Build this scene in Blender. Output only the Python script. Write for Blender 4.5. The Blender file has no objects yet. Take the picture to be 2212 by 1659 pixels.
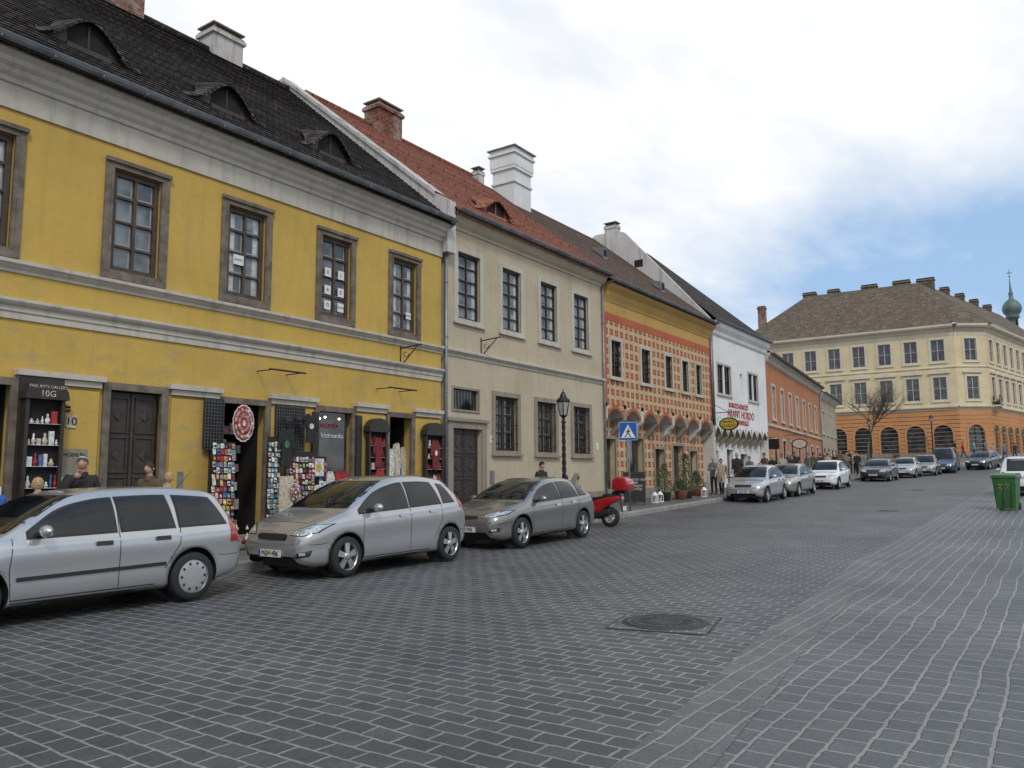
import bpy, bmesh, math, random
from mathutils import Vector, Matrix, Euler
from mathutils.bvhtree import BVHTree
random.seed(7)
SC=bpy.context.scene
COL=SC.collection
R=math.radians
# ------------------------------------------------------------ materials
MATS={}
def newmat(name):
    m=bpy.data.materials.new(name); m.use_nodes=True
    nt=m.node_tree; b=nt.nodes['Principled BSDF']
    MATS[name]=m
    return m,nt,b
def N(nt,t,**k):
    n=nt.nodes.new(t)
    for a,v in k.items(): setattr(n,a,v)
    return n
def ramp(nt,fac,stops,interp='LINEAR'):
    r=N(nt,'ShaderNodeValToRGB'); r.color_ramp.interpolation=interp
    e=r.color_ramp.elements
    while len(e)<len(stops): e.new(.5)
    for i,(p,c) in enumerate(stops):
        e[i].position=p; e[i].color=(*c,1) if len(c)==3 else c
    if fac is not None: nt.links.new(fac,r.inputs[0])
    return r
def mixc(nt,fac,a,b,mode='MIX'):
    n=N(nt,'ShaderNodeMix',data_type='RGBA',blend_type=mode)
    for s,v in ((0,fac),(6,a),(7,b)):
        if isinstance(v,(int,float)): n.inputs[s].default_value=v
        elif isinstance(v,tuple): n.inputs[s].default_value=(*v,1)
        else: nt.links.new(v,n.inputs[s])
    return n.outputs[2]
def noise(nt,vec,scale,detail=3,rough=.55):
    n=N(nt,'ShaderNodeTexNoise'); n.inputs['Scale'].default_value=scale
    n.inputs['Detail'].default_value=detail; n.inputs['Roughness'].default_value=rough
    nt.links.new(vec,n.inputs['Vector']); return n.outputs[0]
def mapping(nt,vec,scale=(1,1,1),rot=(0,0,0)):
    n=N(nt,'ShaderNodeMapping'); n.inputs['Scale'].default_value=scale; n.inputs['Rotation'].default_value=rot
    nt.links.new(vec,n.inputs['Vector']); return n.outputs[0]
def bumpn(nt,b,h,strength,dist=.01):
    n=N(nt,'ShaderNodeBump'); n.inputs['Strength'].default_value=strength; n.inputs['Distance'].default_value=dist
    nt.links.new(h,n.inputs['Height']); nt.links.new(n.outputs[0],b.inputs['Normal'])
def mul(c,k): return tuple(min(1,x*k) for x in c)
def simple(name,col,rough=.6,metal=0,var=.15,scale=4,bump=0,bscale=60,coat=0,spec=.5,emit=None):
    m,nt,b=newmat(name)
    tc=N(nt,'ShaderNodeTexCoord').outputs['Object']
    n=noise(nt,tc,scale)
    r=ramp(nt,n,[(.3,mul(col,1-var)),(.7,mul(col,1+var))])
    nt.links.new(r.outputs[0],b.inputs['Base Color'])
    b.inputs['Roughness'].default_value=rough; b.inputs['Metallic'].default_value=metal
    b.inputs['Coat Weight'].default_value=coat; b.inputs['Coat Roughness'].default_value=.05
    b.inputs['Specular IOR Level'].default_value=spec
    if bump: bumpn(nt,b,noise(nt,tc,bscale,3),bump)
    if emit:
        b.inputs['Emission Color'].default_value=(*emit[0],1); b.inputs['Emission Strength'].default_value=emit[1]
    return m
def plaster(name,col,stain=(.2,.17,.13),amount=.35,peel=None):
    m,nt,b=newmat(name)
    tc=N(nt,'ShaderNodeTexCoord').outputs['Object']
    big=noise(nt,tc,.55,4,.65); sm=noise(nt,tc,6,4,.7)
    streak=noise(nt,mapping(nt,tc,(5,5,.5)),1.0,3,.65)
    c=ramp(nt,big,[(.3,mul(col,.84)),(.5,col),(.72,mul(col,1.08))]).outputs[0]
    c=mixc(nt,ramp(nt,sm,[(.35,(0,0,0)),(.75,(.4,.4,.4))]).outputs[0],c,mul(col,.78))
    f=ramp(nt,streak,[(.50,(0,0,0)),(.8,(amount,)*3)]).outputs[0]
    c=mixc(nt,f,c,stain)
    if peel:
        sep=N(nt,'ShaderNodeSeparateXYZ'); nt.links.new(tc,sep.inputs[0])
        band=ramp(nt,None,[(0,(1,1,1)),(.40,(.9,.9,.9)),(.50,(.35,.35,.35)),(.56,(.1,.1,.1)),(1,(.08,.08,.08))])
        dv=N(nt,'ShaderNodeMath',operation='MULTIPLY'); dv.inputs[1].default_value=.1
        nt.links.new(sep.outputs[2],dv.inputs[0]); nt.links.new(dv.outputs[0],band.inputs[0])
        pn=noise(nt,mapping(nt,tc,(1,1,2.4)),1.5,5,.74)
        pf=ramp(nt,pn,[(.52,(0,0,0)),(.60,(.6,.6,.6))]).outputs[0]
        pf=mixc(nt,1.0,pf,band.outputs[0],'MULTIPLY')
        c=mixc(nt,pf,c,peel)
    nt.links.new(c,b.inputs['Base Color']); b.inputs['Roughness'].default_value=.9
    b.inputs['Specular IOR Level'].default_value=.2
    bumpn(nt,b,sm,.3,.012)
    return m
def tiles(name,c1,c2,moss,k=1.45,w=.19,h=.15,bump=.8):
    m,nt,b=newmat(name)
    tc=N(nt,'ShaderNodeTexCoord').outputs['Object']
    sep=N(nt,'ShaderNodeSeparateXYZ'); nt.links.new(tc,sep.inputs[0])
    mz=N(nt,'ShaderNodeMath',operation='MULTIPLY'); mz.inputs[1].default_value=k; nt.links.new(sep.outputs[2],mz.inputs[0])
    cb=N(nt,'ShaderNodeCombineXYZ'); nt.links.new(sep.outputs[0],cb.inputs[0]); nt.links.new(mz.outputs[0],cb.inputs[1])
    nz=N(nt,'ShaderNodeTexNoise'); nz.inputs['Scale'].default_value=3; nt.links.new(tc,nz.inputs['Vector'])
    ad=N(nt,'ShaderNodeVectorMath',operation='MULTIPLY_ADD'); nt.links.new(nz.outputs['Color'],ad.inputs[0]); ad.inputs[1].default_value=(.07,.07,0); nt.links.new(cb.outputs[0],ad.inputs[2])
    br=N(nt,'ShaderNodeTexBrick'); nt.links.new(ad.outputs[0],br.inputs['Vector'])
    br.inputs['Scale'].default_value=1; br.inputs['Brick Width'].default_value=w; br.inputs['Row Height'].default_value=h
    br.inputs['Mortar Size'].default_value=.018; br.inputs['Mortar Smooth'].default_value=.3
    br.inputs['Color1'].default_value=(*c1,1); br.inputs['Color2'].default_value=(*c2,1); br.inputs['Mortar'].default_value=(*mul(c1,.3),1)
    br.inputs['Bias'].default_value=0
    n=noise(nt,tc,.9,5,.75)
    c=mixc(nt,ramp(nt,n,[(.42,(0,0,0)),(.66,(.8,.8,.8))]).outputs[0],br.outputs['Color'],moss)
    n2=noise(nt,tc,7,2,.6)
    c=mixc(nt,1.0,c,ramp(nt,n2,[(.35,(.65,.65,.65)),(.65,(1.3,1.3,1.3))]).outputs[0],'MULTIPLY')
    nt.links.new(c,b.inputs['Base Color']); b.inputs['Roughness'].default_value=.9; b.inputs['Specular IOR Level'].default_value=.2
    inv=N(nt,'ShaderNodeMath',operation='SUBTRACT'); inv.inputs[0].default_value=1; nt.links.new(br.outputs['Fac'],inv.inputs[1])
    bumpn(nt,b,inv.outputs[0],bump,.04)
    return m
def cobble(name,c1,c2,mort,swap=False,w=.29,h=.185,rot=0,ms=.016):
    m,nt,b=newmat(name)
    tc=N(nt,'ShaderNodeTexCoord').outputs['Object']
    v=mapping(nt,tc,(1,1,0),(0,0,R(90) if swap else rot))
    nz=N(nt,'ShaderNodeTexNoise'); nz.inputs['Scale'].default_value=.7; nz.inputs['Detail'].default_value=2; nt.links.new(tc,nz.inputs['Vector'])
    ad=N(nt,'ShaderNodeVectorMath',operation='MULTIPLY_ADD'); nt.links.new(nz.outputs['Color'],ad.inputs[0]); ad.inputs[1].default_value=(.16,.16,0); nt.links.new(v,ad.inputs[2])
    nz2=N(nt,'ShaderNodeTexNoise'); nz2.inputs['Scale'].default_value=9; nz2.inputs['Detail'].default_value=1; nt.links.new(tc,nz2.inputs['Vector'])
    ad2=N(nt,'ShaderNodeVectorMath',operation='MULTIPLY_ADD'); nt.links.new(nz2.outputs['Color'],ad2.inputs[0]); ad2.inputs[1].default_value=(.022,.022,0); nt.links.new(ad.outputs[0],ad2.inputs[2])
    br=N(nt,'ShaderNodeTexBrick'); nt.links.new(ad2.outputs[0],br.inputs['Vector'])
    br.inputs['Scale'].default_value=1; br.inputs['Brick Width'].default_value=w; br.inputs['Row Height'].default_value=h
    br.inputs['Mortar Size'].default_value=ms; br.inputs['Mortar Smooth'].default_value=.5
    br.inputs['Color1'].default_value=(*c1,1); br.inputs['Color2'].default_value=(*c2,1); br.inputs['Mortar'].default_value=(*mort,1)
    big=noise(nt,tc,.35,4,.65); fine=noise(nt,tc,30,3,.7); mid=noise(nt,tc,4,2)
    inv=N(nt,'ShaderNodeMath',operation='SUBTRACT'); inv.inputs[0].default_value=1; nt.links.new(br.outputs['Fac'],inv.inputs[1])
    mf=N(nt,'ShaderNodeMath',operation='MULTIPLY'); nt.links.new(ramp(nt,mid,[(.42,(0,0,0)),(.62,(.5,.5,.5))]).outputs[0],mf.inputs[0]); nt.links.new(inv.outputs[0],mf.inputs[1])
    c=mixc(nt,mf.outputs[0],br.outputs['Color'],mul(c1,.95))
    c=mixc(nt,1.0,c,ramp(nt,big,[(.3,(.70,.71,.72)),(.7,(1.24,1.24,1.22))]).outputs[0],'MULTIPLY')
    c=mixc(nt,1.0,c,ramp(nt,fine,[(.3,(.74,.74,.74)),(.7,(1.22,1.22,1.22))]).outputs[0],'MULTIPLY')
    nt.links.new(c,b.inputs['Base Color'])
    b.inputs['Roughness'].default_value=.55; b.inputs['Specular IOR Level'].default_value=.4
    add=N(nt,'ShaderNodeMath',operation='MULTIPLY_ADD'); nt.links.new(fine,add.inputs[0]); add.inputs[1].default_value=.35; nt.links.new(inv.outputs[0],add.inputs[2])
    bumpn(nt,b,add.outputs[0],.8,.013)
    return m
def paint(name,col,metal=.5):
    m,nt,b=newmat(name)
    tc=N(nt,'ShaderNodeTexCoord').outputs['Object']
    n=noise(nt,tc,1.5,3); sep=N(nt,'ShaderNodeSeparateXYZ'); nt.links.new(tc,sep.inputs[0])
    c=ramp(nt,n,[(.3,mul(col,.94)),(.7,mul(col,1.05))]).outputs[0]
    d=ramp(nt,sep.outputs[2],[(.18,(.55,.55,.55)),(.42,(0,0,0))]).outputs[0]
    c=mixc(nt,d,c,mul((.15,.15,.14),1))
    nt.links.new(c,b.inputs['Base Color']); b.inputs['Metallic'].default_value=metal; b.inputs['Roughness'].default_value=.28
    b.inputs['Coat Weight'].default_value=1; b.inputs['Coat Roughness'].default_value=.03
    return m
plaster('yellow_plaster',(.52,.35,.09),stain=(.30,.22,.10),amount=.4,peel=(.36,.285,.15))
plaster('cream_plaster',(.48,.41,.295),amount=.25)
plaster('trim_plaster',(.50,.465,.40),stain=(.17,.15,.13),amount=.6)
plaster('white_plaster',(.72,.72,.71),stain=(.4,.38,.35),amount=.25)
plaster('ochre_plaster',(.48,.30,.10),amount=.25)
plaster('orange_plaster',(.43,.18,.09),stain=(.3,.2,.12),amount=.4,peel=(.45,.29,.18))
plaster('greige_plaster',(.36,.31,.23))
plaster('far_cream',(.64,.54,.34),amount=.15)
plaster('far_orange',(.52,.25,.11),amount=.3)
plaster('far_trim',(.60,.54,.42),amount=.2)
plaster('red_plaster',(.42,.12,.065),amount=.3)
plaster('stone',(.28,.245,.20),stain=(.12,.1,.08),amount=.6)
plaster('gable_plaster',(.54,.52,.49),stain=(.17,.155,.135),amount=.8)
tiles('dark_tiles',(.036,.031,.028),(.098,.083,.069),(.024,.022,.02),bump=1.0)
tiles('red_tiles',(.36,.125,.075),(.27,.095,.06),(.20,.095,.065),w=.17,h=.15,bump=.6)
tiles('brown_tiles',(.18,.11,.085),(.125,.08,.062),(.09,.068,.052),bump=.6)
tiles('far_tiles',(.20,.155,.11),(.12,.096,.072),(.09,.08,.066),w=.4,h=.35)
tiles('orange_tiles',(.36,.145,.085),(.28,.11,.065),(.22,.155,.12))
tiles('brick',(.28,.115,.08),(.2,.09,.065),(.36,.31,.26),k=1,w=.25,h=.09,bump=.3)
cobble('cobble_road',(.056,.060,.066),(.092,.097,.103),(.25,.242,.22))
cobble('cobble_right',(.088,.095,.103),(.118,.126,.134),(.25,.243,.225),swap=True,w=.27,h=.21,ms=.018)
cobble('cobble_gutter',(.100,.105,.108),(.13,.135,.136),(.24,.235,.215),swap=True,w=.4,h=.17)
cobble('sidewalk_paving',(.13,.13,.125),(.17,.168,.16),(.085,.08,.075),w=.4,h=.4)
simple('ground_dirt',(.12,.115,.1),.95,var=.2,scale=.4)
simple('kerb_stone',(.24,.235,.225),.85,var=.25,scale=3,bump=.4)
simple('wood_brown',(.062,.042,.030),.6,var=.35,scale=8,bump=.3)
simple('frame_brown',(.145,.118,.092),.8,var=.4,scale=5,bump=.5,bscale=20)
simple('wood_dark',(.028,.022,.018),.5,var=.3,scale=8,bump=.2)
simple('door_dark',(.040,.030,.024),.55,var=.3,scale=6,bump=.3)
simple('iron_black',(.015,.015,.016),.45,.3)
simple('zinc',(.20,.22,.24),.5,.5,var=.3,scale=3)
simple('copper_green',(.10,.15,.14),.6,.2,var=.3,scale=1)
simple('white_paint',(.75,.75,.73),.5,var=.05)
simple('white_frame',(.5,.48,.44),.6,var=.1)
simple('inner_frame',(.30,.30,.29),.6,var=.15)
simple('curtain',(.42,.43,.42),.8,var=.3,scale=6)
simple('paper',(.66,.66,.62),.8,var=.05)
simple('black_ink',(.01,.01,.01),.7,var=0)
simple('red_ink',(.40,.02,.025),.6,var=.1)
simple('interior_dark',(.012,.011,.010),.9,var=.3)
simple('tyre',(.018,.018,.018),.8,var=.2,scale=10)
simple('rim_silver',(.50,.51,.52),.28,.8,var=.05)
simple('hubcap',(.42,.43,.44),.32,.5,var=.05)
simple('plastic_black',(.02,.02,.021),.45,var=.1)
simple('chrome',(.7,.7,.7),.12,1,var=0)
simple('lamp_clear',(.50,.53,.57),.06,.5,var=.45,scale=18,coat=1)
simple('lamp_red',(.34,.012,.012),.15,var=.2,coat=1)
simple('skin',(.48,.29,.21),.55,var=.06)
simple('hair_dark',(.03,.02,.015),.7,var=.3,scale=30)
simple('hair_blond',(.36,.25,.13),.6,var=.3,scale=30)
simple('jacket_black',(.018,.018,.02),.85,var=.3)
simple('jacket_blue',(.03,.09,.35),.8,var=.2)
simple('jacket_brown',(.10,.065,.04),.85,var=.3)
simple('jacket_grey',(.14,.14,.145),.85,var=.2)
simple('jacket_beige',(.34,.28,.2),.85,var=.2)
simple('jeans',(.035,.05,.09),.85,var=.2)
simple('trousers_dark',(.02,.02,.022),.85,var=.2)
simple('beanie_grey',(.07,.07,.075),.9,var=.4,scale=60)
simple('sign_blue',(.01,.10,.42),.4,var=.05)
simple('bin_green',(.030,.12,.032),.45,var=.2)
simple('bin_lid',(.045,.15,.042),.45,var=.15)
simple('scooter_red',(.34,.008,.012),.2,var=.05,coat=1)
simple('seat_black',(.015,.015,.015),.6,var=.2)
simple('terracotta',(.30,.12,.07),.8,var=.2)
simple('leaf',(.035,.055,.02),.7,var=.5,scale=15)
simple('leaf_light',(.07,.10,.035),.7,var=.4,scale=15)
simple('bark',(.10,.08,.06),.9,var=.3,scale=8,bump=.4)
simple('chalkboard',(.02,.022,.022),.8,var=.2)
simple('sign_yellow',(.48,.36,.05),.5,var=.2)
simple('lamp_glass',(.35,.36,.34),.15,var=.1,coat=.5)
simple('lit_bulb',(1,.8,.5),.5,emit=((1,.75,.4),6))
simple('cast_iron',(.055,.056,.056),.6,.4,var=.3,scale=12,bump=.5)
for nme,c in {'m_red':(.34,.025,.03),'m_white':(.58,.58,.56),'m_blue':(.06,.13,.30),'m_yellow':(.50,.37,.09),'m_green':(.05,.17,.07),'m_orange':(.45,.17,.07),'m_black':(.015,.015,.015),'m_teal':(.10,.25,.28),'m_pink':(.48,.24,.25),'m_cream':(.50,.44,.34),'m_darkred':(.16,.015,.02)}.items():
    simple(nme,c,.7,var=.4,scale=16)
def glassmat(name,c1,c2,rough=.06,scale=.9,z=1.0,coat=0.0,spec=.8):
    m,nt,b=newmat(name); tc=N(nt,'ShaderNodeTexCoord').outputs['Object']
    n=noise(nt,mapping(nt,tc,(1,1,z)),scale,2)
    r=ramp(nt,n,[(.40,c1),(.62,c2)]); nt.links.new(r.outputs[0],b.inputs['Base Color'])
    b.inputs['Roughness'].default_value=rough; b.inputs['Specular IOR Level'].default_value=spec
    b.inputs['Coat Weight'].default_value=coat
    bumpn(nt,b,noise(nt,tc,2.2,1),.08,.02)
glassmat('pane_glass',(.06,.07,.075),(.20,.22,.225),scale=1.6)
glassmat('pane_dark',(.012,.014,.016),(.05,.055,.06),scale=1.5)
glassmat('car_glass',(.008,.010,.011),(.022,.026,.027),.03,1.2,spec=.5)
def sgraffito():
    m,nt,b=newmat('sgraffito'); tc=N(nt,'ShaderNodeTexCoord').outputs['Object']
    sep=N(nt,'ShaderNodeSeparateXYZ'); nt.links.new(tc,sep.inputs[0])
    ab=[]
    for o in (0,2):
        d=N(nt,'ShaderNodeMath',operation='DIVIDE'); d.inputs[1].default_value=.44 if o==0 else .40; nt.links.new(sep.outputs[o],d.inputs[0])
        f=N(nt,'ShaderNodeMath',operation='FRACT'); nt.links.new(d.outputs[0],f.inputs[0])
        s=N(nt,'ShaderNodeMath',operation='SUBTRACT'); s.inputs[1].default_value=.5; nt.links.new(f.outputs[0],s.inputs[0])
        a=N(nt,'ShaderNodeMath',operation='ABSOLUTE'); nt.links.new(s.outputs[0],a.inputs[0]); ab.append(a.outputs[0])
    mx=N(nt,'ShaderNodeMath',operation='MAXIMUM'); nt.links.new(ab[0],mx.inputs[0]); nt.links.new(ab[1],mx.inputs[1])
    r=ramp(nt,mx.outputs[0],[(0,(.40,.20,.10)),(.12,(.36,.085,.04)),(.23,(.22,.06,.035)),(.28,(.45,.19,.08)),(.34,(.52,.42,.26)),(.44,(.46,.36,.21))],'CONSTANT')
    n=noise(nt,tc,2.5,4)
    c=mixc(nt,1.0,r.outputs[0],ramp(nt,n,[(.3,(.78,.78,.78)),(.7,(1.1,1.1,1.1))]).outputs[0],'MULTIPLY')
    nt.links.new(c,b.inputs['Base Color']); b.inputs['Roughness'].default_value=.9
sgraffito()
# ------------------------------------------------------------ mesh builder
def link(o,parent=None):
    COL.objects.link(o)
    if parent: o.parent=parent
    return o
def empty(name,loc=(0,0,0),rotz=0,mat=None,scale=1):
    e=bpy.data.objects.new(name,None); e.empty_display_size=.3
    if mat is not None: e.matrix_world=mat
    else:
        e.location=loc; e.rotation_euler=(0,0,rotz); e.scale=(scale,)*3
    COL.objects.link(e); return e
class P:
    def __init__(s): s.v=[]; s.f=[]; s.m=[]; s.names=[]; s.sm=[]
    def mi(s,n):
        if n not in s.names: s.names.append(n)
        return s.names.index(n)
    def poly(s,pts,m,smooth=False):
        i=len(s.v); s.v+= [tuple(p) for p in pts]; s.f.append(tuple(range(i,i+len(pts)))); s.m.append(s.mi(m)); s.sm.append(smooth)
    def box(s,x0,x1,y0,y1,z0,z1,m):
        i=len(s.v)
        s.v+=[(x0,y0,z0),(x1,y0,z0),(x1,y1,z0),(x0,y1,z0),(x0,y0,z1),(x1,y0,z1),(x1,y1,z1),(x0,y1,z1)]
        for f in ((0,3,2,1),(4,5,6,7),(0,1,5,4),(1,2,6,5),(2,3,7,6),(3,0,4,7)):
            s.f.append(tuple(i+k for k in f)); s.m.append(s.mi(m)); s.sm.append(False)
    def cyl(s,p0,p1,r0,r1,n,m,caps=True,smooth=True):
        p0=Vector(p0);p1=Vector(p1); d=(p1-p0).normalized()
        a=d.orthogonal().normalized(); b=d.cross(a); i=len(s.v)
        for p,r in ((p0,r0),(p1,r1)):
            for k in range(n):
                t=2*math.pi*k/n; s.v.append(tuple(p+a*math.cos(t)*r+b*math.sin(t)*r))
        for k in range(n):
            s.f.append((i+k,i+(k+1)%n,i+n+(k+1)%n,i+n+k)); s.m.append(s.mi(m)); s.sm.append(smooth)
        if caps:
            s.f.append(tuple(i+k for k in reversed(range(n)))); s.m.append(s.mi(m)); s.sm.append(False)
            s.f.append(tuple(i+n+k for k in range(n))); s.m.append(s.mi(m)); s.sm.append(False)
    def lathe(s,prof,n,m,axis='z',c=(0,0,0),smooth=True):
        i=len(s.v); c=Vector(c)
        for (r,z) in prof:
            for k in range(n):
                t=2*math.pi*k/n; x,y=r*math.cos(t),r*math.sin(t)
                if axis=='z': q=(x,y,z)
                elif axis=='y': q=(x,z,y)
                else: q=(z,x,y)
                s.v.append(tuple(c+Vector(q)))
        for j in range(len(prof)-1):
            for k in range(n):
                a=i+j*n+k; b=i+j*n+(k+1)%n
                s.f.append((a,b,b+n,a+n)); s.m.append(s.mi(m if isinstance(m,str) else m[j])); s.sm.append(smooth)
    def extr(s,pts,axis,a0,a1,m,smooth=False):
        def q(p,a):
            return {'x':(a,p[0],p[1]),'y':(p[0],a,p[1]),'z':(p[0],p[1],a)}[axis]
        s.poly([q(p,a0) for p in pts],m); s.poly([q(p,a1) for p in reversed(pts)],m)
        n=len(pts)
        for k in range(n):
            p,r=pts[k],pts[(k+1)%n]
            s.poly([q(p,a0),q(p,a1),q(r,a1),q(r,a0)],m,smooth)
    def obj(s,name,parent=None,bevel=0,fixn=True,merge=False,subsurf=0,xf=None):
        me=bpy.data.meshes.new(name); me.from_pydata(s.v,[],s.f)
        for n in s.names: me.materials.append(MATS[n])
        me.polygons.foreach_set('material_index',s.m); me.polygons.foreach_set('use_smooth',s.sm)
        if xf is not None: me.transform(xf)
        bm=bmesh.new(); bm.from_mesh(me)
        if merge: bmesh.ops.remove_doubles(bm,verts=bm.verts,dist=.0005)
        if fixn: bmesh.ops.recalc_face_normals(bm,faces=bm.faces)
        bm.to_mesh(me); bm.free()
        o=bpy.data.objects.new(name,me); link(o,parent)
        if bevel:
            b=o.modifiers.new('b','BEVEL'); b.width=bevel; b.segments=2; b.limit_method='ANGLE'; b.angle_limit=R(40)
        return o
def text(body,size,loc,rot,m,parent,name,ext=.004,align='CENTER',sx=1):
    cu=bpy.data.curves.new(name,'FONT'); cu.body=body; cu.size=size; cu.extrude=ext; cu.align_x=align; cu.align_y='CENTER'
    cu.materials.append(MATS[m]); cu.resolution_u=3
    o=bpy.data.objects.new(name,cu); o.location=loc; o.rotation_euler=rot; o.scale=(sx,1,1); link(o,parent); return o
FR=(R(90),0,0)
# ------------------------------------------------------------ terrain
def g(y):
    a=.0285
    if y<6: return 0.0
    if y<24: return a*(y-6)**2/36
    z=a*(y-24)+a*9
    if y>75: z+=(min(y,104)-75)*.04
    if y>104: z-=a*(y-104)
    return z
def H(x,y):
    z=g(y)
    if x<-10.3: z+=.03*(-10.3-max(x,-12.3))
    return z
def lin(x,pts):
    if x<=pts[0][0]: return pts[0][1]
    for (a,b),(c,d) in zip(pts,pts[1:]):
        if x<=c: return b+(d-b)*(x-a)/(c-a)
    return pts[-1][1]
def kx(y): return lin(y,[(52,-12.3),(62,-11.9),(84,-8.2),(97,-6.5),(104,-3.5)])
def SWZ(x,y):
    t=max(0,min(1,(kx(y)-x)/2.2))
    return H(-12.3,y)+.13+.11*t
def gx(y): return lin(y,[(-30,-.2),(4.5,-2.05),(8.7,-2.55),(17,-3.2),(60,-3.2),(110,1)])
ys=[-40+ i*2.0 for i in range(23)]+[6+i*1.0 for i in range(20)]+[26+i*2 for i in range(42)]+[115,130]
def sheet(name,xf,yl,m,zf,nx=6):
    me=bpy.data.meshes.new(name); v=[];f=[]
    for y in yl:
        a,b=xf(y)
        for i in range(nx+1):
            x=a+(b-a)*i/nx; v.append((x,y,zf(x,y)))
    for j in range(len(yl)-1):
        for i in range(nx):
            a=j*(nx+1)+i; f.append((a,a+1,a+nx+2,a+nx+1))
    me.from_pydata(v,[],f); me.materials.append(MATS[m])
    for p in me.polygons: p.use_smooth=True
    o=bpy.data.objects.new(name,me); link(o); return o
gy=[-900,-300,-60]+ys+[200,400,1200]
sheet('ground',lambda y:(-900,900),gy,'ground_dirt',lambda x,y:g(y)-.06,nx=2)
sheet('cobblestone_road',lambda y:(kx(y)-.02,gx(y)),ys,'cobble_road',lambda x,y:H(x,y),nx=12)
sheet('road_gutter',lambda y:(gx(y)-.26,gx(y)+.26),ys,'cobble_gutter',lambda x,y:H(x,y)+.005,nx=1)
sheet('cobblestone_pavement',lambda y:(gx(y)-.01,60),ys,'cobble_right',lambda x,y:H(x,y)+.001,nx=2)
sw=sheet('sidewalk',lambda y:(-24,kx(y)-.3),[y for y in ys if y<=104],'sidewalk_paving',SWZ,nx=24)
kb=P()
yk=[y for y in ys if y<=104]
for a,b in zip(yk,yk[1:]):
    for (x0,z0),(x1,z1) in (((0,-.3),(0,.125)),((0,.125),(-.02,.145)),((-.02,.145),(-.3,.145)),):
        kb.poly([(kx(a)+x0,a,H(-12.3,a)+z0),(kx(b)+x0,b,H(-12.3,b)+z0),(kx(b)+x1,b,H(-12.3,b)+z1),(kx(a)+x1,a,H(-12.3,a)+z1)],'kerb_stone')
kb.obj('kerb',merge=True)
mh=P(); MR=empty('manhole_cover',(-3.95,8.8,H(-3.95,8.8)),R(12))
mh.box(-.56,.56,-.56,.56,-.05,.008,'cobble_road')
mh.lathe([(.50,0),(.50,.012),(.48,.02),(.47,.012),(.45,.012)],40,'cast_iron')
mh.lathe([(0,.018),(.1,.018),(.11,.024),(.2,.024),(.21,.018),(.3,.018),(.31,.024),(.38,.024),(.39,.014),(.42,.014),(.43,.024),(.47,.024),(.47,0)],40,'cast_iron')
for k in range(20):
    t=k*math.pi/10
    mh.cyl((.12*math.cos(t),.12*math.sin(t),.02),(.37*math.cos(t),.37*math.sin(t),.02),.008,.008,4,'cast_iron')
for a in (-.555,.555):
    mh.box(a-.008,a+.008,-.55,.55,.0,.011,'cast_iron'); mh.box(-.54,.54,a-.008,a+.008,.0,.010,'cast_iron')
mh.obj('cover',MR)
for i,(x,y) in enumerate([(-5.2,30.5),(-6.4,46)]):
    q=P(); e=empty('manhole_cover',(x,y,H(x,y)),.2); q.lathe([(0,.012),(.3,.012),(.33,.006),(.33,-.03)],24,'cast_iron'); q.obj('cover',e)
# ------------------------------------------------------------ facade helpers
def wall(p,u0,u1,z0,z1,holes,m,y=0,depth=.25,rm=None):
    us=sorted({u0,u1}|{h[0] for h in holes}|{h[1] for h in holes}); zs=sorted({z0,z1}|{h[2] for h in holes}|{h[3] for h in holes})
    us=[u for u in us if u0<=u<=u1]; zs=[z for z in zs if z0<=z<=z1]
    for a,b in zip(us,us[1:]):
        for c,d in zip(zs,zs[1:]):
            cu,cz=(a+b)/2,(c+d)/2
            if any(h[0]<cu<h[1] and h[2]<cz<h[3] for h in holes): continue
            p.poly([(a,y,c),(b,y,c),(b,y,d),(a,y,d)],m)
    rm=rm or m
    for a,b,c,d in holes:
        p.poly([(a,y,c),(a,y+depth,c),(a,y+depth,d),(a,y,d)],rm); p.poly([(b,y,c),(b,y,d),(b,y+depth,d),(b,y+depth,c)],rm)
        p.poly([(a,y,d),(a,y+depth,d),(b,y+depth,d),(b,y,d)],rm); p.poly([(a,y,c),(b,y,c),(b,y+depth,c),(a,y+depth,c)],rm)
def window(p,a,b,c,d,y,cols,rows,fm,gm='pane_glass',fw=.07,mw=.035,mid=None,back=.06,inner=None):
    p.box(a,b,y+back,y+back+.01,c,d,gm)
    p.box(a,a+fw,y,y+back-.002,c,d,fm); p.box(b-fw,b,y,y+back-.002,c,d,fm)
    p.box(a+fw,b-fw,y,y+back-.002,c,c+fw,fm); p.box(a+fw,b-fw,y,y+back-.002,d-fw,d,fm)
    for i in range(1,cols):
        x=a+(b-a)*i/cols; w=.06 if (cols%2==0 and i==cols//2) else mw
        p.box(x-w/2,x+w/2,y+.003,y+back-.003,c+fw,d-fw,fm)
    for j in range(1,rows):
        z=c+(d-c)*j/rows; w=.05 if mid==j else mw
        p.box(a+fw,b-fw,y+.008,y+back-.004,z-w/2,z+w/2,fm)
    if inner:
        yb=y+back-.004
        for i in range(cols):
            x0=a+(b-a)*i/cols; x1=a+(b-a)*(i+1)/cols
            for xx in (x0+(.06 if i else fw+.025),x1-(.06 if i<cols-1 else fw+.025)):
                p.box(xx-.014,xx+.014,yb,yb+.006,c+fw,d-fw,'inner_frame')
        for j in range(rows):
            z=c+(d-c)*(j+.0)/rows
            for zz in (z+.055,): p.box(a+fw,b-fw,yb+.001,yb+.0065,zz-.012,zz+.012,'inner_frame')
        if inner>1:
            w=(b-a)*.16
            p.box(a+fw+.01,a+fw+w,yb+.002,yb+.0058,c+fw,d-fw-.05,'curtain'); p.box(b-fw-w,b-fw-.01,yb+.002,yb+.0058,c+fw,d-fw-.05,'curtain')
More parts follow.
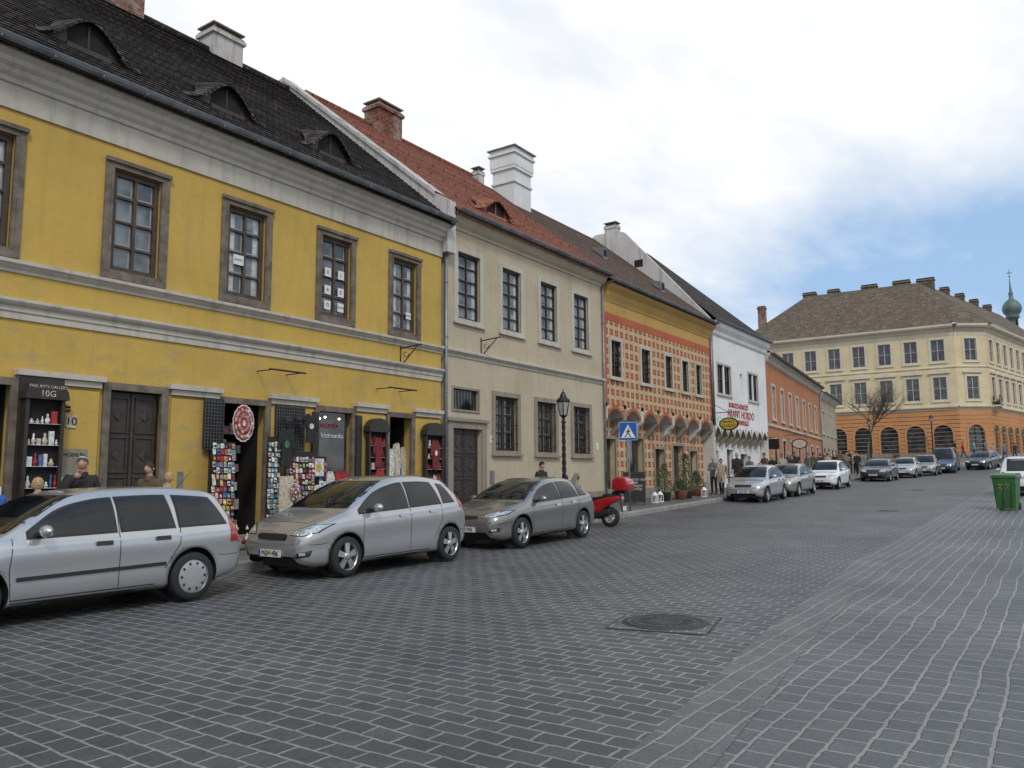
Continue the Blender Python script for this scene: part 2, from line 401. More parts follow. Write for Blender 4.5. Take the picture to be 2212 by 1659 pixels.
def surround(p,a,b,c,d,w,pr,m,y=0,sill=True):
    p.box(a-w,a,y-pr,y+.02,c-w,d+w,m); p.box(b,b+w,y-pr,y+.02,c-w,d+w,m)
    p.box(a,b,y-pr,y+.02,d,d+w,m); p.box(a,b,y-pr,y+.02,c-w,c,m)
    if sill: p.box(a-w-.05,b+w+.05,y-pr-.06,y-pr+.001,c-w-.02,c-w+.05,m)
def cornice(p,u0,u1,prof,m,y=0):
    pts=[(y+.05,prof[0][1])]+[(y-o,z) for o,z in prof]+[(y+.05,prof[-1][1])]
    p.extr(pts,'x',u0,u1,m)
def gutter(p,u0,u1,y,z,m='zinc',r=.085):
    n=8
    for k in range(n):
        t0=math.pi+math.pi*k/n; t1=math.pi+math.pi*(k+1)/n
        p.poly([(u0,y+r*math.cos(t0),z+r*math.sin(t0)),(u1,y+r*math.cos(t0),z+r*math.sin(t0)),(u1,y+r*math.cos(t1),z+r*math.sin(t1)),(u0,y+r*math.cos(t1),z+r*math.sin(t1))],m,True)
    p.cyl((u0,y-r,z),(u1,y-r,z),.014,.014,6,m)
    u=u0+.4
    while u<u1:
        p.box(u-.012,u+.012,y-r-.012,y+r,z-r-.012,z-r+.02,m); u+=.85
def pipe(p,u,y,z0,z1,m='zinc',r=.05):
    p.cyl((u,y,z0),(u,y,z1),r,r,10,m)
    z=z0+.6
    while z<z1: p.cyl((u,y,z),(u,y,z+.03),r+.012,r+.012,10,m); z+=1.6
def roofplane(p,u0,u1,y0,z0,y1,z1,m,th=.12,n=1):
    p.poly([(u0,y0,z0),(u1,y0,z0),(u1,y1,z1),(u0,y1,z1)],m)
    p.poly([(u0,y0,z0-th),(u0,y1,z1-th),(u1,y1,z1-th),(u1,y0,z0-th)],m)
    p.poly([(u0,y0,z0-th),(u1,y0,z0-th),(u1,y0,z0),(u0,y0,z0)],m)
def tilerows(p,u0,u1,y0,z0,y1,z1,m,pitch=.3,th=.03):
    L=math.hypot(y1-y0,z1-z0); n=int(L/pitch); dy=(y1-y0)/n; dz=(z1-z0)/n
    nx,nz=-(z1-z0)/L,(y1-y0)/L
    for k in range(n):
        ya,za=y0+dy*k,z0+dz*k; yb,zb=ya+dy,za+dz; sag=random.uniform(-.004,.004)
        t=th+sag
        p.poly([(u0,ya+nx*t,za+nz*t),(u1,ya+nx*t,za+nz*t),(u1,yb+nx*.004,zb+nz*.004),(u0,yb+nx*.004,zb+nz*.004)],m)
        p.poly([(u0,ya,za),(u1,ya,za),(u1,ya+nx*t,za+nz*t),(u0,ya+nx*t,za+nz*t)],m)
def chimney(p,u0,u1,y0,y1,z0,z1,m,cap='stone',flare=.07):
    p.box(u0,u1,y0,y1,z0,z1-.22,m)
    p.box(u0-flare,u1+flare,y0-flare,y1+flare,z1-.22,z1-.1,m)
    p.box(u0-flare*.4,u1+flare*.4,y0-flare*.4,y1+flare*.4,z1-.1,z1-.03,cap)
    p.box(u0-.04,u1+.04,y0-.04,y1+.04,z1+.1,z1+.14,cap)
    for (a,b) in ((u0+.05,y0+.05),(u1-.1,y0+.05),(u0+.05,y1-.1),(u1-.1,y1-.1)): p.box(a,a+.06,b,b+.06,z1-.03,z1+.1,cap)
def eyebrow(p,uc,yf,zf,hw,Hh,slope,m,wood='wood_brown'):
    n=28; ext=hw*2.3; prof=[]
    for i in range(n+1):
        s=-ext+2*ext*i/n; h=Hh*1.18*math.exp(-(s/hw)**2*1.05); prof.append((s,h))
    sl=.22
    for (s0,h0),(s1,h1) in zip(prof,prof[1:]):
        rows=5
        for k in range(rows):
            def pt(s,h,t):
                d=h/(slope-sl)*t; return (uc+s,yf-.12*(1 if h>.03 else 0)+d+.0,zf+.055+h+sl*d-.1*(1-t)*(h>.03))
            p.poly([pt(s0,h0,k/rows),pt(s1,h1,k/rows),pt(s1,h1,(k+1)/rows),pt(s0,h0,(k+1)/rows)],m,True)
        fm='interior_dark' if abs((s0+s1)/2)<hw*.66 else wood
        if h0>.04 or h1>.04:
            p.poly([(uc+s0,yf+.03,zf-.05),(uc+s1,yf+.03,zf-.05),(uc+s1,yf+.03,zf+h1-.02),(uc+s0,yf+.03,zf+h0-.02)],fm)
        if h0>.12 and h1>.12: p.poly([(uc+s0,yf-.122,zf+h0-.12),(uc+s1,yf-.122,zf+h1-.12),(uc+s1,yf-.12,zf+h1-.042),(uc+s0,yf-.12,zf+h0-.042)],m)
    p.box(uc-hw*.7,uc+hw*.7,yf-.06,yf+.02,zf-.02,zf+.07,wood)
    p.box(uc-.02,uc+.02,yf+.01,yf+.025,zf+.07,zf+Hh*.95,wood)
SL=.836
def rowroot(name): return empty(name,(-14.5,0,0),R(90))
# ============================================================ yellow house
Y=rowroot('yellow_townhouse')
p=P()
WO=[(-2.7,-1.35),(-.1,1.25),(2.3,3.65),(4.82,6.13),(7.53,8.84),(10.06,11.39),(12.7,14.0),(15.2,16.49)]
holes=[(a+.17,b-.17,5.62,7.6) for a,b in WO]
doors=[(7.75,8.98,-.3,3.46),(10.2,11.4,-.3,3.38),(12.8,14.0,-.3,3.38),(15.2,16.2,-.3,3.35),(4.9,6.2,-.3,3.4),(1.5,3.0,-.3,3.4),(-2,-.5,-.3,3.4)]
wall(p,-12,17.4,-.6,9.2,holes+doors,'yellow_plaster',depth=.3)
p.poly([(-12,0,-.6),(-12,0,9),(-12,12,9),(-12,12,-.6)],'yellow_plaster')
p.poly([(-12,12,-.6),(17.4,12,-.6),(17.4,12,9),(-12,12,9)],'yellow_plaster')
p.obj('walls',Y)
p=P()
for a,b in WO:
    surround(p,a+.17,b-.17,5.62,7.6,.165,.045,'frame_brown',sill=False)
    p.box(a-.02,b+.02,-.09,-.046,7.70,7.78,'frame_brown')
    p.box(a+.11,b-.11,-.056,-.0455,7.60,7.64,'frame_brown'); p.box(a+.11,a+.15,-.056,-.0455,5.6,7.599,'frame_brown'); p.box(b-.15,b-.11,-.056,-.0455,5.6,7.599,'frame_brown')
cornice(p,-12,17.4,[(.03,5.22),(.03,5.27),(.07,5.30),(.10,5.33),(.14,5.36),(.14,5.42),(.05,5.44)],'trim_plaster')
cornice(p,-12,17.4,[(.035,4.42),(.035,4.53),(.06,4.55),(.06,4.63),(.12,4.67),(.15,4.71),(.15,4.75),(.04,4.78)],'trim_plaster')
cornice(p,-12,17.4,[(.04,8.05),(.04,8.48),(.08,8.50),(.09,8.58),(.15,8.64),(.18,8.72),(.25,8.78),(.28,8.86),(.38,8.93),(.42,9.0),(.42,9.03)],'trim_plaster')
for a,b in ((6.2,7.7),(9.0,10.18),(11.42,12.78),(14.02,15.18),(16.22,17.38),(3.05,4.85),(-.45,1.45)):
    p.box(a-.02,b+.0,-.15,.0,3.47,3.57,'trim_plaster'); p.box(a+.04,b-.05,-.09,.001,3.36,3.467,'trim_plaster')
    p.box(a+.06,b-.07,-.05,.002,.2,3.30,'yellow_plaster'); p.box(a+.05,b-.06,-.07,.003,.2,.75,'stone')
p.obj('trim',Y,bevel=.008)
p=P()
for i,(a,b) in enumerate(WO):
    window(p,a+.19,b-.19,5.64,7.58,.06,2,4,'wood_brown',fw=.085,mw=.04,mid=3,inner=1+(i%2))
for (px,pz,w,h,tx) in ((10.56,6.45,.26,.22,'ELADÓ'),(13.13,6.72,.2,.22,'E'),(13.56,6.72,.2,.22,'L'),(13.13,6.28,.2,.22,'A'),(13.56,6.28,.2,.22,'D'),(13.13,5.90,.2,.22,'Ó'),(13.56,5.90,.2,.22,'ELADÓ'),(16.05,6.10,.2,.18,'ELADÓ')):
    p.box(px-w/2,px+w/2,.04,.044,pz-h/2,pz+h/2,'paper')
    text(tx,.12 if len(tx)==1 else .06,(px,.036,pz),FR,'black_ink',Y,'window_notice_text',.001)
p.obj('windows',Y)
p=P()
def paneldoor(p,a,b,z0,z1,y,m='door_dark'):
    p.box(a,b,y,y+.06,z0,z1,m); mid=(a+b)/2
    p.box(mid-.03,mid+.03,y-.03,y-.001,z0,z1,m)
    for s0,s1 in ((a+.05,mid-.06),(mid+.06,b-.05)):
        n=4; hh=(z1-z0-.1)/n
        for k in range(n):
            c=z0+.08+k*hh
            p.box(s0,s1,y-.025,y-.001,c,c+.04,m); p.box(s0,s1,y-.025,y-.001,c+hh-.1,c+hh-.06,m)
            p.box(s0,s0+.04,y-.025,y-.001,c+.04,c+hh-.1,m); p.box(s1-.04,s1,y-.025,y-.001,c+.04,c+hh-.1,m)
            cx=(s0+s1)/2; cz=c+hh/2-.03; r=min(s1-s0,hh)*.28
            p.poly([(cx-r,y-.004,cz),(cx,y-.035,cz-r),(cx,y-.035,cz+r)],m); p.poly([(cx+r,y-.004,cz),(cx,y-.035,cz+r),(cx,y-.035,cz-r)],m)
def frame3(p,a,b,z1,w,m,y0,y1):
    p.box(a,a+w,y0,y1,-.2,z1,m); p.box(b-w,b,y0,y1,-.2,z1,m); p.box(a+w,b-w,y0,y1,z1-w,z1,m)
frame3(p,7.7,9.0,3.50,.14,'frame_brown',-.05,.05)
paneldoor(p,7.84,8.86,.25,3.34,.12)
for a,b in ((10.2,11.4),(12.8,14.0),(15.2,16.2),(4.9,6.2),(1.5,3.0)):
    frame3(p,a-.06,b+.06,3.42,.13,'frame_brown',-.06,.04)
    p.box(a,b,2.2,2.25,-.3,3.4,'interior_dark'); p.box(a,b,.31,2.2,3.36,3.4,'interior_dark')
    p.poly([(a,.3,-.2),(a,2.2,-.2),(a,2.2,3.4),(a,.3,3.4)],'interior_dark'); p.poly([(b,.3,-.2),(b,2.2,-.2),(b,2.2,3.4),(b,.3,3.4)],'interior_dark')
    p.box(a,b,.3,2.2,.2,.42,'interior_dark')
p.box(10.1,11.5,-.45,.1,.1,.36,'kerb_stone'); p.box(10.2,11.4,-.15,.1,.36,.52,'kerb_stone')
p.box(7.6,9.1,-.3,.1,.1,.36,'kerb_stone')
p.box(12.93,13.87,.08,.1,.75,3.3,'pane_dark'); p.box(12.93,13.87,-.02,.075,.3,.75,'wood_brown')
for (a,b) in ((12.62,12.8),(14.02,14.2),(9.92,10.12)):
    p.box(a,b,-.13,-.07,.5,3.25,'wood_dark')
p.obj('shopfronts',Y,bevel=.004)
text('MATYÓ',.16,(13.3,.06,2.95),FR,'m_red',Y,'shop_sign_text',.005)
text('kézimunka',.17,(13.38,.06,2.72),FR,'m_white',Y,'shop_sign_text',.005)
q=P()
for x,z in ((12.98,3.12),(13.15,3.16),(13.6,3.14)): q.lathe([(0,-.03),(.03,0),(0,.03)],8,'lit_bulb',c=(x,.06,z))
q.obj('shop_lights',Y)
def vitrine(p,a,b,z0,z1,items,d=.28):
    p.box(a,b,-d,-.16,z0,z0+.45,'wood_dark'); 
    p.box(a,a+.06,-d,-.155,z0+.45,z1-.35,'wood_dark'); p.box(b-.06,b,-d,-.155,z0+.45,z1-.35,'wood_dark')
    p.box(a+.06,b-.06,-.17,-.155,z0+.45,z1-.35,'interior_dark')
    n=8; c=(a+b)/2; r=(b-a)/2+.04
    pts=[(c-r,z1-.35)]+[(c+r*math.cos(math.pi-math.pi*k/n),z1-.33+.33*math.sin(math.pi*k/n)) for k in range(n+1)]+[(c+r,z1-.35)]
    p.extr(pts,'y',-d-.06,-.1,'wood_dark')
    for k in range(6):
        z=z0+.5+k*(z1-z0-.9)/6
        p.box(a+.06,b-.06,-d+.02,-.172,z-.008,z,'m_white')
        x=a+.08
        while x<b-.1:
            h=random.uniform(.08,.24); w=random.uniform(.04,.10)
            mm=random.choice(items)
            if random.random()<.75: p.lathe([(0,0),(w*.35,0),(w*.55,h*.35),(w*.2,h*.7),(w*.3,h*.85),(0,h)],8,mm,c=(x+w/2,-.22,z))
            else: p.box(x,x+w,-.235,-.19,z,z+h,mm)
            x+=w+.02
q=P()
vitrine(q,6.28,6.92,.35,3.42,['m_white','m_white','m_cream','m_white','m_blue','m_red','m_white'])
q.box(6.24,6.96,-.12,-.07,.35,3.55,'wood_dark')
q.obj('display_case',Y)
text('FINE ARTS GALLERY',.07,(6.6,-.345,3.28),FR,'m_cream',Y,'shop_sign_text',.002)
text('10G',.15,(6.6,-.345,3.16),FR,'m_cream',Y,'shop_sign_text',.002)
for a,b in ((14.3,14.95),(16.45,17.2)):
    q=P(); vitrine(q,a,b,.55,3.2,['m_red','m_darkred','m_white','m_black','m_red','m_darkred']); q.obj('display_case',Y)
q=P()
q.box(7.05,7.22,-.075,-.055,2.62,2.84,'m_cream'); q.box(7.0,7.45,-.07,-.052,1.75,2.25,'stone'); q.box(6.92,7.2,-.2,-.06,.9,1.75,'paper'); q.box(5.7,6.02,-.2,-.1,1.2,1.6,'paper'); q.box(9.25,9.36,-.08,-.055,1.5,1.85,'zinc')
q.cyl((6.95,-.08,2.9),(7.1,-.08,2.92),.02,.02,6,'iron_black'); q.cyl((6.95,-.08,3.0),(7.1,-.08,2.98),.02,.02,6,'iron_black')
q.obj('wall_plaques',Y)
text('10',.2,(7.135,-.08,2.73),FR,'black_ink',Y,'house_number_text',.002)
text('MŰEMLÉK',.085,(7.22,-.075,2.14),FR,'black_ink',Y,'plaque_text',.002)
for k in range(6): text('—'*6,.05,(7.06,-.205,1.65-k*.12),FR,'black_ink',Y,'notice_lines',.001)
q=P()
for a,b,z,d in ((11.0,12.0,4.05,.55),(14.7,15.75,3.98,.55)):
    q.cyl((a,-d,z),(b,-d,z),.02,.02,6,'iron_black'); q.cyl((a+.1,0,z),(a+.1,-d,z),.012,.012,6,'iron_black'); q.cyl((b-.1,0,z),(b-.1,-d,z),.012,.012,6,'iron_black')
def bracket(q,u,z):
    q.cyl((u,0,z),(u,-.75,z+.05),.018,.018,6,'iron_black'); q.cyl((u,0,z-.5),(u,-.6,z+.02),.016,.016,6,'iron_black'); q.cyl((u,-.01,z+.1),(u,-.01,z-.6),.02,.02,6,'iron_black')
    for k in range(8):
        t0=k*.7;t1=(k+1)*.7; r0=.12-k*.012; r1=.12-(k+1)*.012
        q.cyl((u,-.2-r0*math.cos(t0),z-.15-r0*math.sin(t0)),(u,-.2-r1*math.cos(t1),z-.15-r1*math.sin(t1)),.01,.01,5,'iron_black')
bracket(q,15.7,5.15); q.obj('iron_bracket',Y)
p=P()
ey,ez=-.42,9.05; ry,rz=7.0,9.05+SL*7.42
roofplane(p,-12.3,17.4,ey,ez,ry,rz,'dark_tiles'); roofplane(p,-12.3,17.4,2*ry-ey,ez,ry,rz,'dark_tiles')
tilerows(p,-12.3,17.4,ey-.03,ez+.004,ry,rz+.01,'dark_tiles',pitch=.21,th=.03)
for u in range(-12,18): 
    if u<17.3: p.cyl((u,ry,rz+.02),(u+.98 if u<17 else 17.35,ry,rz+.0),.11,.13,8,'dark_tiles')
for uc in (7.45,10.6,13.75,4.3,1.15): eyebrow(p,uc,.72,ez+SL*(1.14),.62,.62,SL,'dark_tiles','wood_dark')
p.obj('roof',Y)
p=P()
chimney(p,14.2,15.3,6.7,7.5,14.0,16.0,'gable_plaster')
chimney(p,10.7,11.9,6.7,7.6,14.0,16.2,'brick')
gutter(p,-12,17.45,-.52,9.08); pipe(p,17.52,-.09,.3,8.9); p.cyl((17.52,-.09,8.9),(17.45,-.5,9.0),.05,.05,8,'zinc')
p.obj('chimneys_and_gutter',Y)
def postcards(u0,u1,z0,z1,y,cw=.09,ch=.125,cols=None):
    q=P(); q.box(u0,u1,y+.012,y+.02,z0,z1,'m_black')
    z=z0+.02
    while z<z1-ch:
        u=u0+.02
        while u<u1-cw*.8:
            mm=random.choice(cols or ['m_red','m_white','m_blue','m_orange','m_white','m_teal','m_cream','m_yellow','m_pink','m_red','m_darkred','m_black'])
            w=cw*random.uniform(.7,.98); h=ch*random.uniform(.7,.98); t=random.uniform(-.014,.014); dy=random.uniform(-.02,.0)
            q.poly([(u,y-.012+dy,z),(u+w,y-.012+dy,z+t),(u+w,y+.008+dy,z+h+t),(u,y+.008+dy,z+h)],mm)
            if random.random()<.85:
                m2=random.choice(['m_white','m_cream','m_black','m_red','m_blue','m_yellow','m_teal']); a=random.uniform(.1,.4)
                q.poly([(u+w*a,y-.013+dy,z+h*.2),(u+w*.9,y-.013+dy,z+h*.2),(u+w*.9,y-.003+dy,z+h*.6),(u+w*a,y-.003+dy,z+h*.6)],m2)
            u+=cw
        z+=ch
    return q
q=postcards(9.75,10.3,.55,2.45,-.42); q.obj('postcards',Y)
q=postcards(11.6,12.45,.55,2.3,-.42); q.obj('postcards',Y)
q=postcards(11.05,11.4,.5,2.6,-.5,.08,.11,cols=['m_white','m_cream','m_black','m_teal','jacket_grey']); q.obj('postcards',Y)
q=postcards(12.65,12.9,.6,2.2,-.3,.12,.15,cols=['m_white','m_cream','m_red','m_blue','m_darkred']); q.obj('postcards',Y)
q=P()
def grid(q,a,b,c,d,y,s=.07):
    u=a
    while u<=b: q.box(u-.003,u+.003,y,y+.006,c,d,'jacket_grey'); u+=s
    z=c
    while z<=d: q.box(a,b,y-.003,y+.009,z-.003,z+.003,'jacket_grey'); z+=s
q.box(9.72,10.18,-.16,-.13,2.3,3.35,'m_black'); grid(q,9.74,10.16,2.3,3.33,-.18)
q.box(11.55,12.4,-.1,-.08,2.2,3.32,'m_black'); grid(q,11.57,12.38,2.25,3.3,-.13)
def cloth(q,uc,zc,ru,rz,y):
    for r,m,dy in ((1,'m_white',0),(.92,'m_red',.004),(.80,'m_cream',.008),(.66,'m_red',.012),(.5,'m_pink',.016),(.34,'m_red',.02),(.16,'m_white',.024)):
        q.poly([(uc+ru*r*math.cos(t*math.pi/16)*(1+.04*(t%2)),y-dy,zc+rz*r*math.sin(t*math.pi/16)*(1+.04*(t%2))) for t in range(32)],m)
    for k in range(12):
        for rr_,s_ in ((.8,.035),(.5,.03)):
            t=k*math.pi/6+(rr_<.6)*.26; q.poly([(uc+ru*rr_*math.cos(t)+s_*math.cos(a),y-.03,zc+rz*rr_*math.sin(t)+s_*math.sin(a)) for a in (0,1.6,3.1,4.7)],random.choice(['m_white','m_green','m_darkred','m_pink']))
cloth(q,10.42,2.85,.26,.38,-.5)
cloth(q,11.75,1.4,.16,.2,-.58)
def shirt(q,uc,z,w,h,y,m,m2=None):
    pts=[(-.5,0),(-.2,.03),(.15,-.02),(.5,.02),(.5,.66),(.75,.42),(.98,.52),(.8,.85),(.5,1),(.2,1.02),(.1,.95),(-.1,.95),(-.2,1.02),(-.5,1),(-.8,.85),(-.98,.52),(-.75,.42),(-.5,.66)]
    q.extr([(uc+a*w/2,z+b*h) for a,b in pts],'y',y,y+.04,m)
    for s in (-.25,.1,.3): q.poly([(uc+s*w-.02,y-.002,z+.03),(uc+s*w+.02,y-.012,z+.03),(uc+s*w*.7+.02,y-.004,z+h*.8),(uc+s*w*.7,y-.002,z+h*.8)],m)
    if m2: q.poly([(uc+w*.14*math.cos(t*.785),y-.014,z+h*.58+h*.1*math.sin(t*.785)) for t in range(8)],m2)
shirt(q,11.52,1.95,.5,.85,-.54,'m_black','m_green'); shirt(q,12.28,2.5,.5,.65,-.45,'m_black','m_white')
q.box(11.35,11.72,-.56,-.53,.35,1.75,'m_cream'); q.box(11.4,11.66,-.565,-.561,.4,.6,'m_red')
for u,z in ((11.75,2.95),(12.05,3.0),(11.8,2.72)):
    q.lathe([(0,.12),(.07,.1),(.11,.03),(.11,0)],12,'m_black',c=(u,-.3,z)); q.lathe([(.11,0),(.13,-.005),(0,-.01)],12,'m_black',c=(u,-.37,z))
for (u,z,m) in ((12.62,1.95,'m_yellow'),(12.62,1.35,'m_green'),(14.1,1.55,'m_teal')):
    q.box(u-.15,u+.15,-.35,-.325,z-.2,z+.2,'m_white'); q.poly([(u+.09*math.cos(t*.5236),-.352,z+.11*math.sin(t*.5236)) for t in range(12)],m)
for u in (15.26,15.4,15.52,15.66,15.78,15.92,16.06): shirt(q,u,1.2+random.random()*.3,.26,1.1,-.02+random.random()*.25,random.choice(['m_cream','m_white','m_darkred','jacket_grey','m_red','m_blue']))
for u in (13.05,13.3,13.55,13.78): shirt(q,u,.95,.3,.9,-.01,random.choice(['m_cream','m_white','m_red']),'m_red')
shirt(q,14.58,1.95,.34,.75,-.33,'m_darkred'); shirt(q,14.66,1.1,.38,.8,-.33,'m_red')
shirt(q,16.8,1.9,.42,.8,-.33,'m_darkred','m_white')
for (a,b) in ((10.25,11.35),(15.25,16.15)):
    for k in range(6):
        u=a
        while u<b:
            w=random.uniform(.06,.14); h=random.uniform(.12,.3); q.box(u,u+w,.9,.95,.6+k*.42,.6+k*.42+h,random.choice(['m_white','m_cream','m_red','m_blue','m_orange','m_black','m_pink'])); u+=w+.03
q.obj('souvenir_goods',Y)
q=P()
for k in range(26):
    u=10.0+random.random()*1.3; y=-.75+random.random()*.45; z=.34+random.random()*.35; r=random.uniform(.03,.06)
    q.lathe([(0,-r),(r,-r*.4),(r*.9,r*.5),(r*.3,r*1.0),(r*.45,r*1.5),(0,r*2)],8,random.choice(['m_red','m_white','m_pink','m_cream','m_darkred']),c=(u,y,z))
q.box(9.95,11.35,-.8,-.25,.18,.3,'wood_brown')
q.obj('souvenir_dolls',Y)
# ============================================================ beige house
B=rowroot('beige_townhouse')
p=P(); u0,u1=17.4,27.2
bw=[(18.15,19.25),(20.45,21.5),(22.72,23.78),(24.98,26.05)]
holes=[(a,b,6.40,8.42) for a,b in bw]
gwn=[(20.0,21.25),(22.4,23.6),(24.8,26.0)]
holes+=[(a,b,2.52,4.22) for a,b in gwn]+[(17.95,19.15,3.68,4.28),(17.92,19.28,-.2,3.12)]
wall(p,u0+.18,u1,-.6,9.65,holes,'cream_plaster',depth=.22)
p.box(u0+.18,u0+.2,.01,.3,-.5,9,'cream_plaster')
p.poly([(u0,12,-.6),(u1,12,-.6),(u1,12,9),(u0,12,9)],'cream_plaster')
gy0,gz0=-.25,9.05; gy1,gz1=7.2,15.75
p.extr([(gy0,8.2),(gy0,9.75),(gy0+.5,10.05),(gy1,gz1),(gy1+.3,gz1),(14.6,9.6),(14.6,8.2)],'x',u0-.02,u0+.36,'gable_plaster')
p.obj('walls',B)
p=P()
for k in range(24):
    t0=k/24;t1=(k+1)/24
    ya,yb=gy0+.45+(gy1-gy0-.4)*t0,gy0+.45+(gy1-gy0-.4)*t1; za,zb=10.05+(gz1-10.05)*t0,10.05+(gz1-10.05)*t1
    j=random.uniform(-.02,.02)
    p.poly([(u0-.07,ya,za+.03+j),(u0-.07,yb,zb+.03),(u0+.4,yb,zb+.03),(u0+.4,ya,za+.03+j)],'gable_plaster'); p.poly([(u0-.07,ya,za+.03+j),(u0-.07,ya,za-.1),(u0-.07,yb,zb-.1),(u0-.07,yb,zb+.03)],'gable_plaster')
for a,b in bw:
    surround(p,a,b,6.40,8.42,.17,.03,'trim_plaster')
for a,b in gwn: surround(p,a,b,2.52,4.22,.15,.05,'stone')
surround(p,17.95,19.15,3.68,4.28,.07,.03,'stone',sill=False)
p.box(17.68,17.91,-.06,.02,.2,3.32,'stone'); p.box(19.29,19.52,-.06,.02,.2,3.32,'stone'); p.box(17.91,19.29,-.06,.02,3.12,3.32,'stone'); p.box(17.6,19.6,-.12,-.061,3.32,3.42,'stone')
cornice(p,u0+.18,u1,[(.03,5.22),(.03,5.28),(.09,5.33),(.13,5.36),(.13,5.42),(.03,5.46)],'trim_plaster')
cornice(p,u0+.4,u1,[(.02,9.05),(.05,9.08),(.05,9.14),(.14,9.22),(.2,9.3),(.26,9.38),(.3,9.45),(.3,9.52)],'cream_plaster')
p.box(19.6,u1-.02,-.06,0.001,-.3,1.15,'stone')
p.obj('trim',B,bevel=.006)
p=P()
for i,(a,b) in enumerate(bw): window(p,a+.01,b-.01,6.41,8.41,.08,2,5,'wood_dark',gm='pane_glass',fw=.06,mid=3,inner=2)
for a,b in gwn:
    window(p,a+.01,b-.01,2.53,4.21,.14,2,3,'wood_brown',gm='pane_dark',inner=1)
    for k in range(9): 
        u=a+.05+(b-a-.1)*k/8; p.cyl((u,.0,2.5),(u,.0,4.24),.012,.012,5,'iron_black')
    for z in (2.75,3.35,3.95): p.box(a,b,-.012,.008,z-.012,z+.012,'iron_black')
p.box(17.95,19.15,.1,.12,3.68,4.28,'pane_dark')
for k in range(8): u=18.05+k*.145; p.cyl((u,.02,3.68),(u,.02,4.28),.012,.012,5,'iron_black')
paneldoor(p,17.95,19.25,.3,3.1,.1)
p.box(19.75,19.95,-.03,.0,1.5,1.9,'zinc'); p.box(19.75,19.9,-.02,-.001,2.75,2.95,'paper'); p.box(26.5,26.65,-.02,-.001,2.7,2.95,'paper')
q=P(); bracket(q,19.3,5.85); q.obj('iron_bracket',B)
text('9',.16,(19.825,-.025,2.85),FR,'black_ink',B,'house_number_text',.002)
p.obj('windows_and_door',B)
p=P(); ez=9.52
roofplane(p,u0+.3,u1+.15,-.34,ez,6.7,15.25,'red_tiles'); roofplane(p,u0+.3,u1+.15,13.7,ez,6.7,15.25,'red_tiles')
tilerows(p,u0+.3,u1+.15,-.37,ez+.004,6.7,15.26,'red_tiles',pitch=.21,th=.015)
sb=(15.25-9.52)/7.04
eyebrow(p,21.1,.7,ez+sb*1.04,.75,.55,sb,'red_tiles','terracotta')
for k in range(30):
    u=17.9+k*.32; p.cyl((u,6.7,15.27),(u+.31,6.7,15.25),.1,.12,8,'red_tiles')
for k in range(14):
    u=18+k*.65
    for yy in (1.0,2.6,4.2):
        z=ez+sb*(yy+.34); p.box(u-.008,u+.008,yy-.02,yy,z,z+.14,'iron_black')
p.obj('roof',B)
p=P(); chimney(p,21.2,22.5,6.3,7.1,14.2,16.15,'brick'); gutter(p,u0+.3,u1+.1,-.42,9.56); pipe(p,u1-.08,-.07,.6,9.35,r=.045)
p.obj('chimneys_and_gutter',B)
# ============================================================ sgraffito house
O=rowroot('sgraffito_house')
p=P(); u0,u1=27.2,38.75
ow=[(27.85,28.7),(30.6,31.45),(33.05,33.8),(34.95,35.7),(36.65,37.35)]
wall(p,u0+.02,u1,4.55,8.15,[(a,b,5.63,7.08) for a,b in ow],'sgraffito',depth=.2)
wall(p,u0+.02,u1,8.15,9.3,[],'ochre_plaster')
p.box(u0+.03,u1,-.012,-.0+.003,7.85,8.15,'red_plaster'); p.box(u0+.03,u0+.28,-.012,.002,4.6,7.849,'red_plaster'); p.box(u1-.25,u1,-.012,.002,4.6,7.849,'red_plaster')
gd=.55; zg=4.3
gh=[(28.0,29.1,.5,3.2),(30.2,31.7,.3,3.3),(32.9,33.9,1.1,2.9),(34.9,36.1,.3,3.1),(36.9,37.8,.9,2.9)]
wall(p,u0+.02,u1,-.5,zg+.3,gh,'sgraffito',y=gd,depth=.25)
for a,b,c,d in gh: p.box(a,b,gd+.24,gd+.26,c,d,'pane_dark')
p.poly([(u0+.02,0,4.5),(u1,0,4.5),(u1,gd,4.5),(u0+.02,gd,4.5)],'gable_plaster')
p.poly([(u0,12,-.6),(u1,12,-.6),(u1,12,9),(u0,12,9)],'ochre_plaster')
p.box(u0+.02,u0+.04,0,gd,-.5,4.5,'cream_plaster')
p.box(u0+.05,u1,gd-.06,gd+.001,-.4,1.2,'stone')
p.obj('walls',O)
p=P()
n=7; bay=(u1-u0-.3)/n
for k in range(n):
    a=u0+.15+k*bay; b=a+bay; m=8
    arc=[(a+.12+(bay-.24)*i/m, 4.0+.36*math.sin(math.pi*i/m)) for i in range(m+1)]
    for (x0,z0),(x1,z1) in zip(arc,arc[1:]):
        p.poly([(x0,-.01,z0),(x1,-.01,z1),(x1,-.01,z1+.15),(x0,-.01,z0+.15)],'red_plaster')
        p.poly([(x0,-.009,z0+.15),(x1,-.009,z1+.15),(x1,-.009,4.56),(x0,-.009,4.56)],'sgraffito')
        p.poly([(x0,-.01,z0),(x1,-.01,z1),(x1,gd,z1),(x0,gd,z0)],'gable_plaster')
for k in range(n+1):
    a=u0+.15+k*bay
    p.extr([(-.01,4.4),(-.01,3.95),(.06,3.82),(.18,3.75),(.25,3.6),(.38,3.5),(gd,3.35),(gd,4.4)],'x',a-.12,a+.12,'stone' if k%2 else 'gable_plaster')
for a,b in ow: surround(p,a,b,5.63,7.08,.13,.04,'trim_plaster')
for a,b,c,d in gh:
    surround(p,a,b,c,d,.12,.04,'stone',y=gd,sill=False)
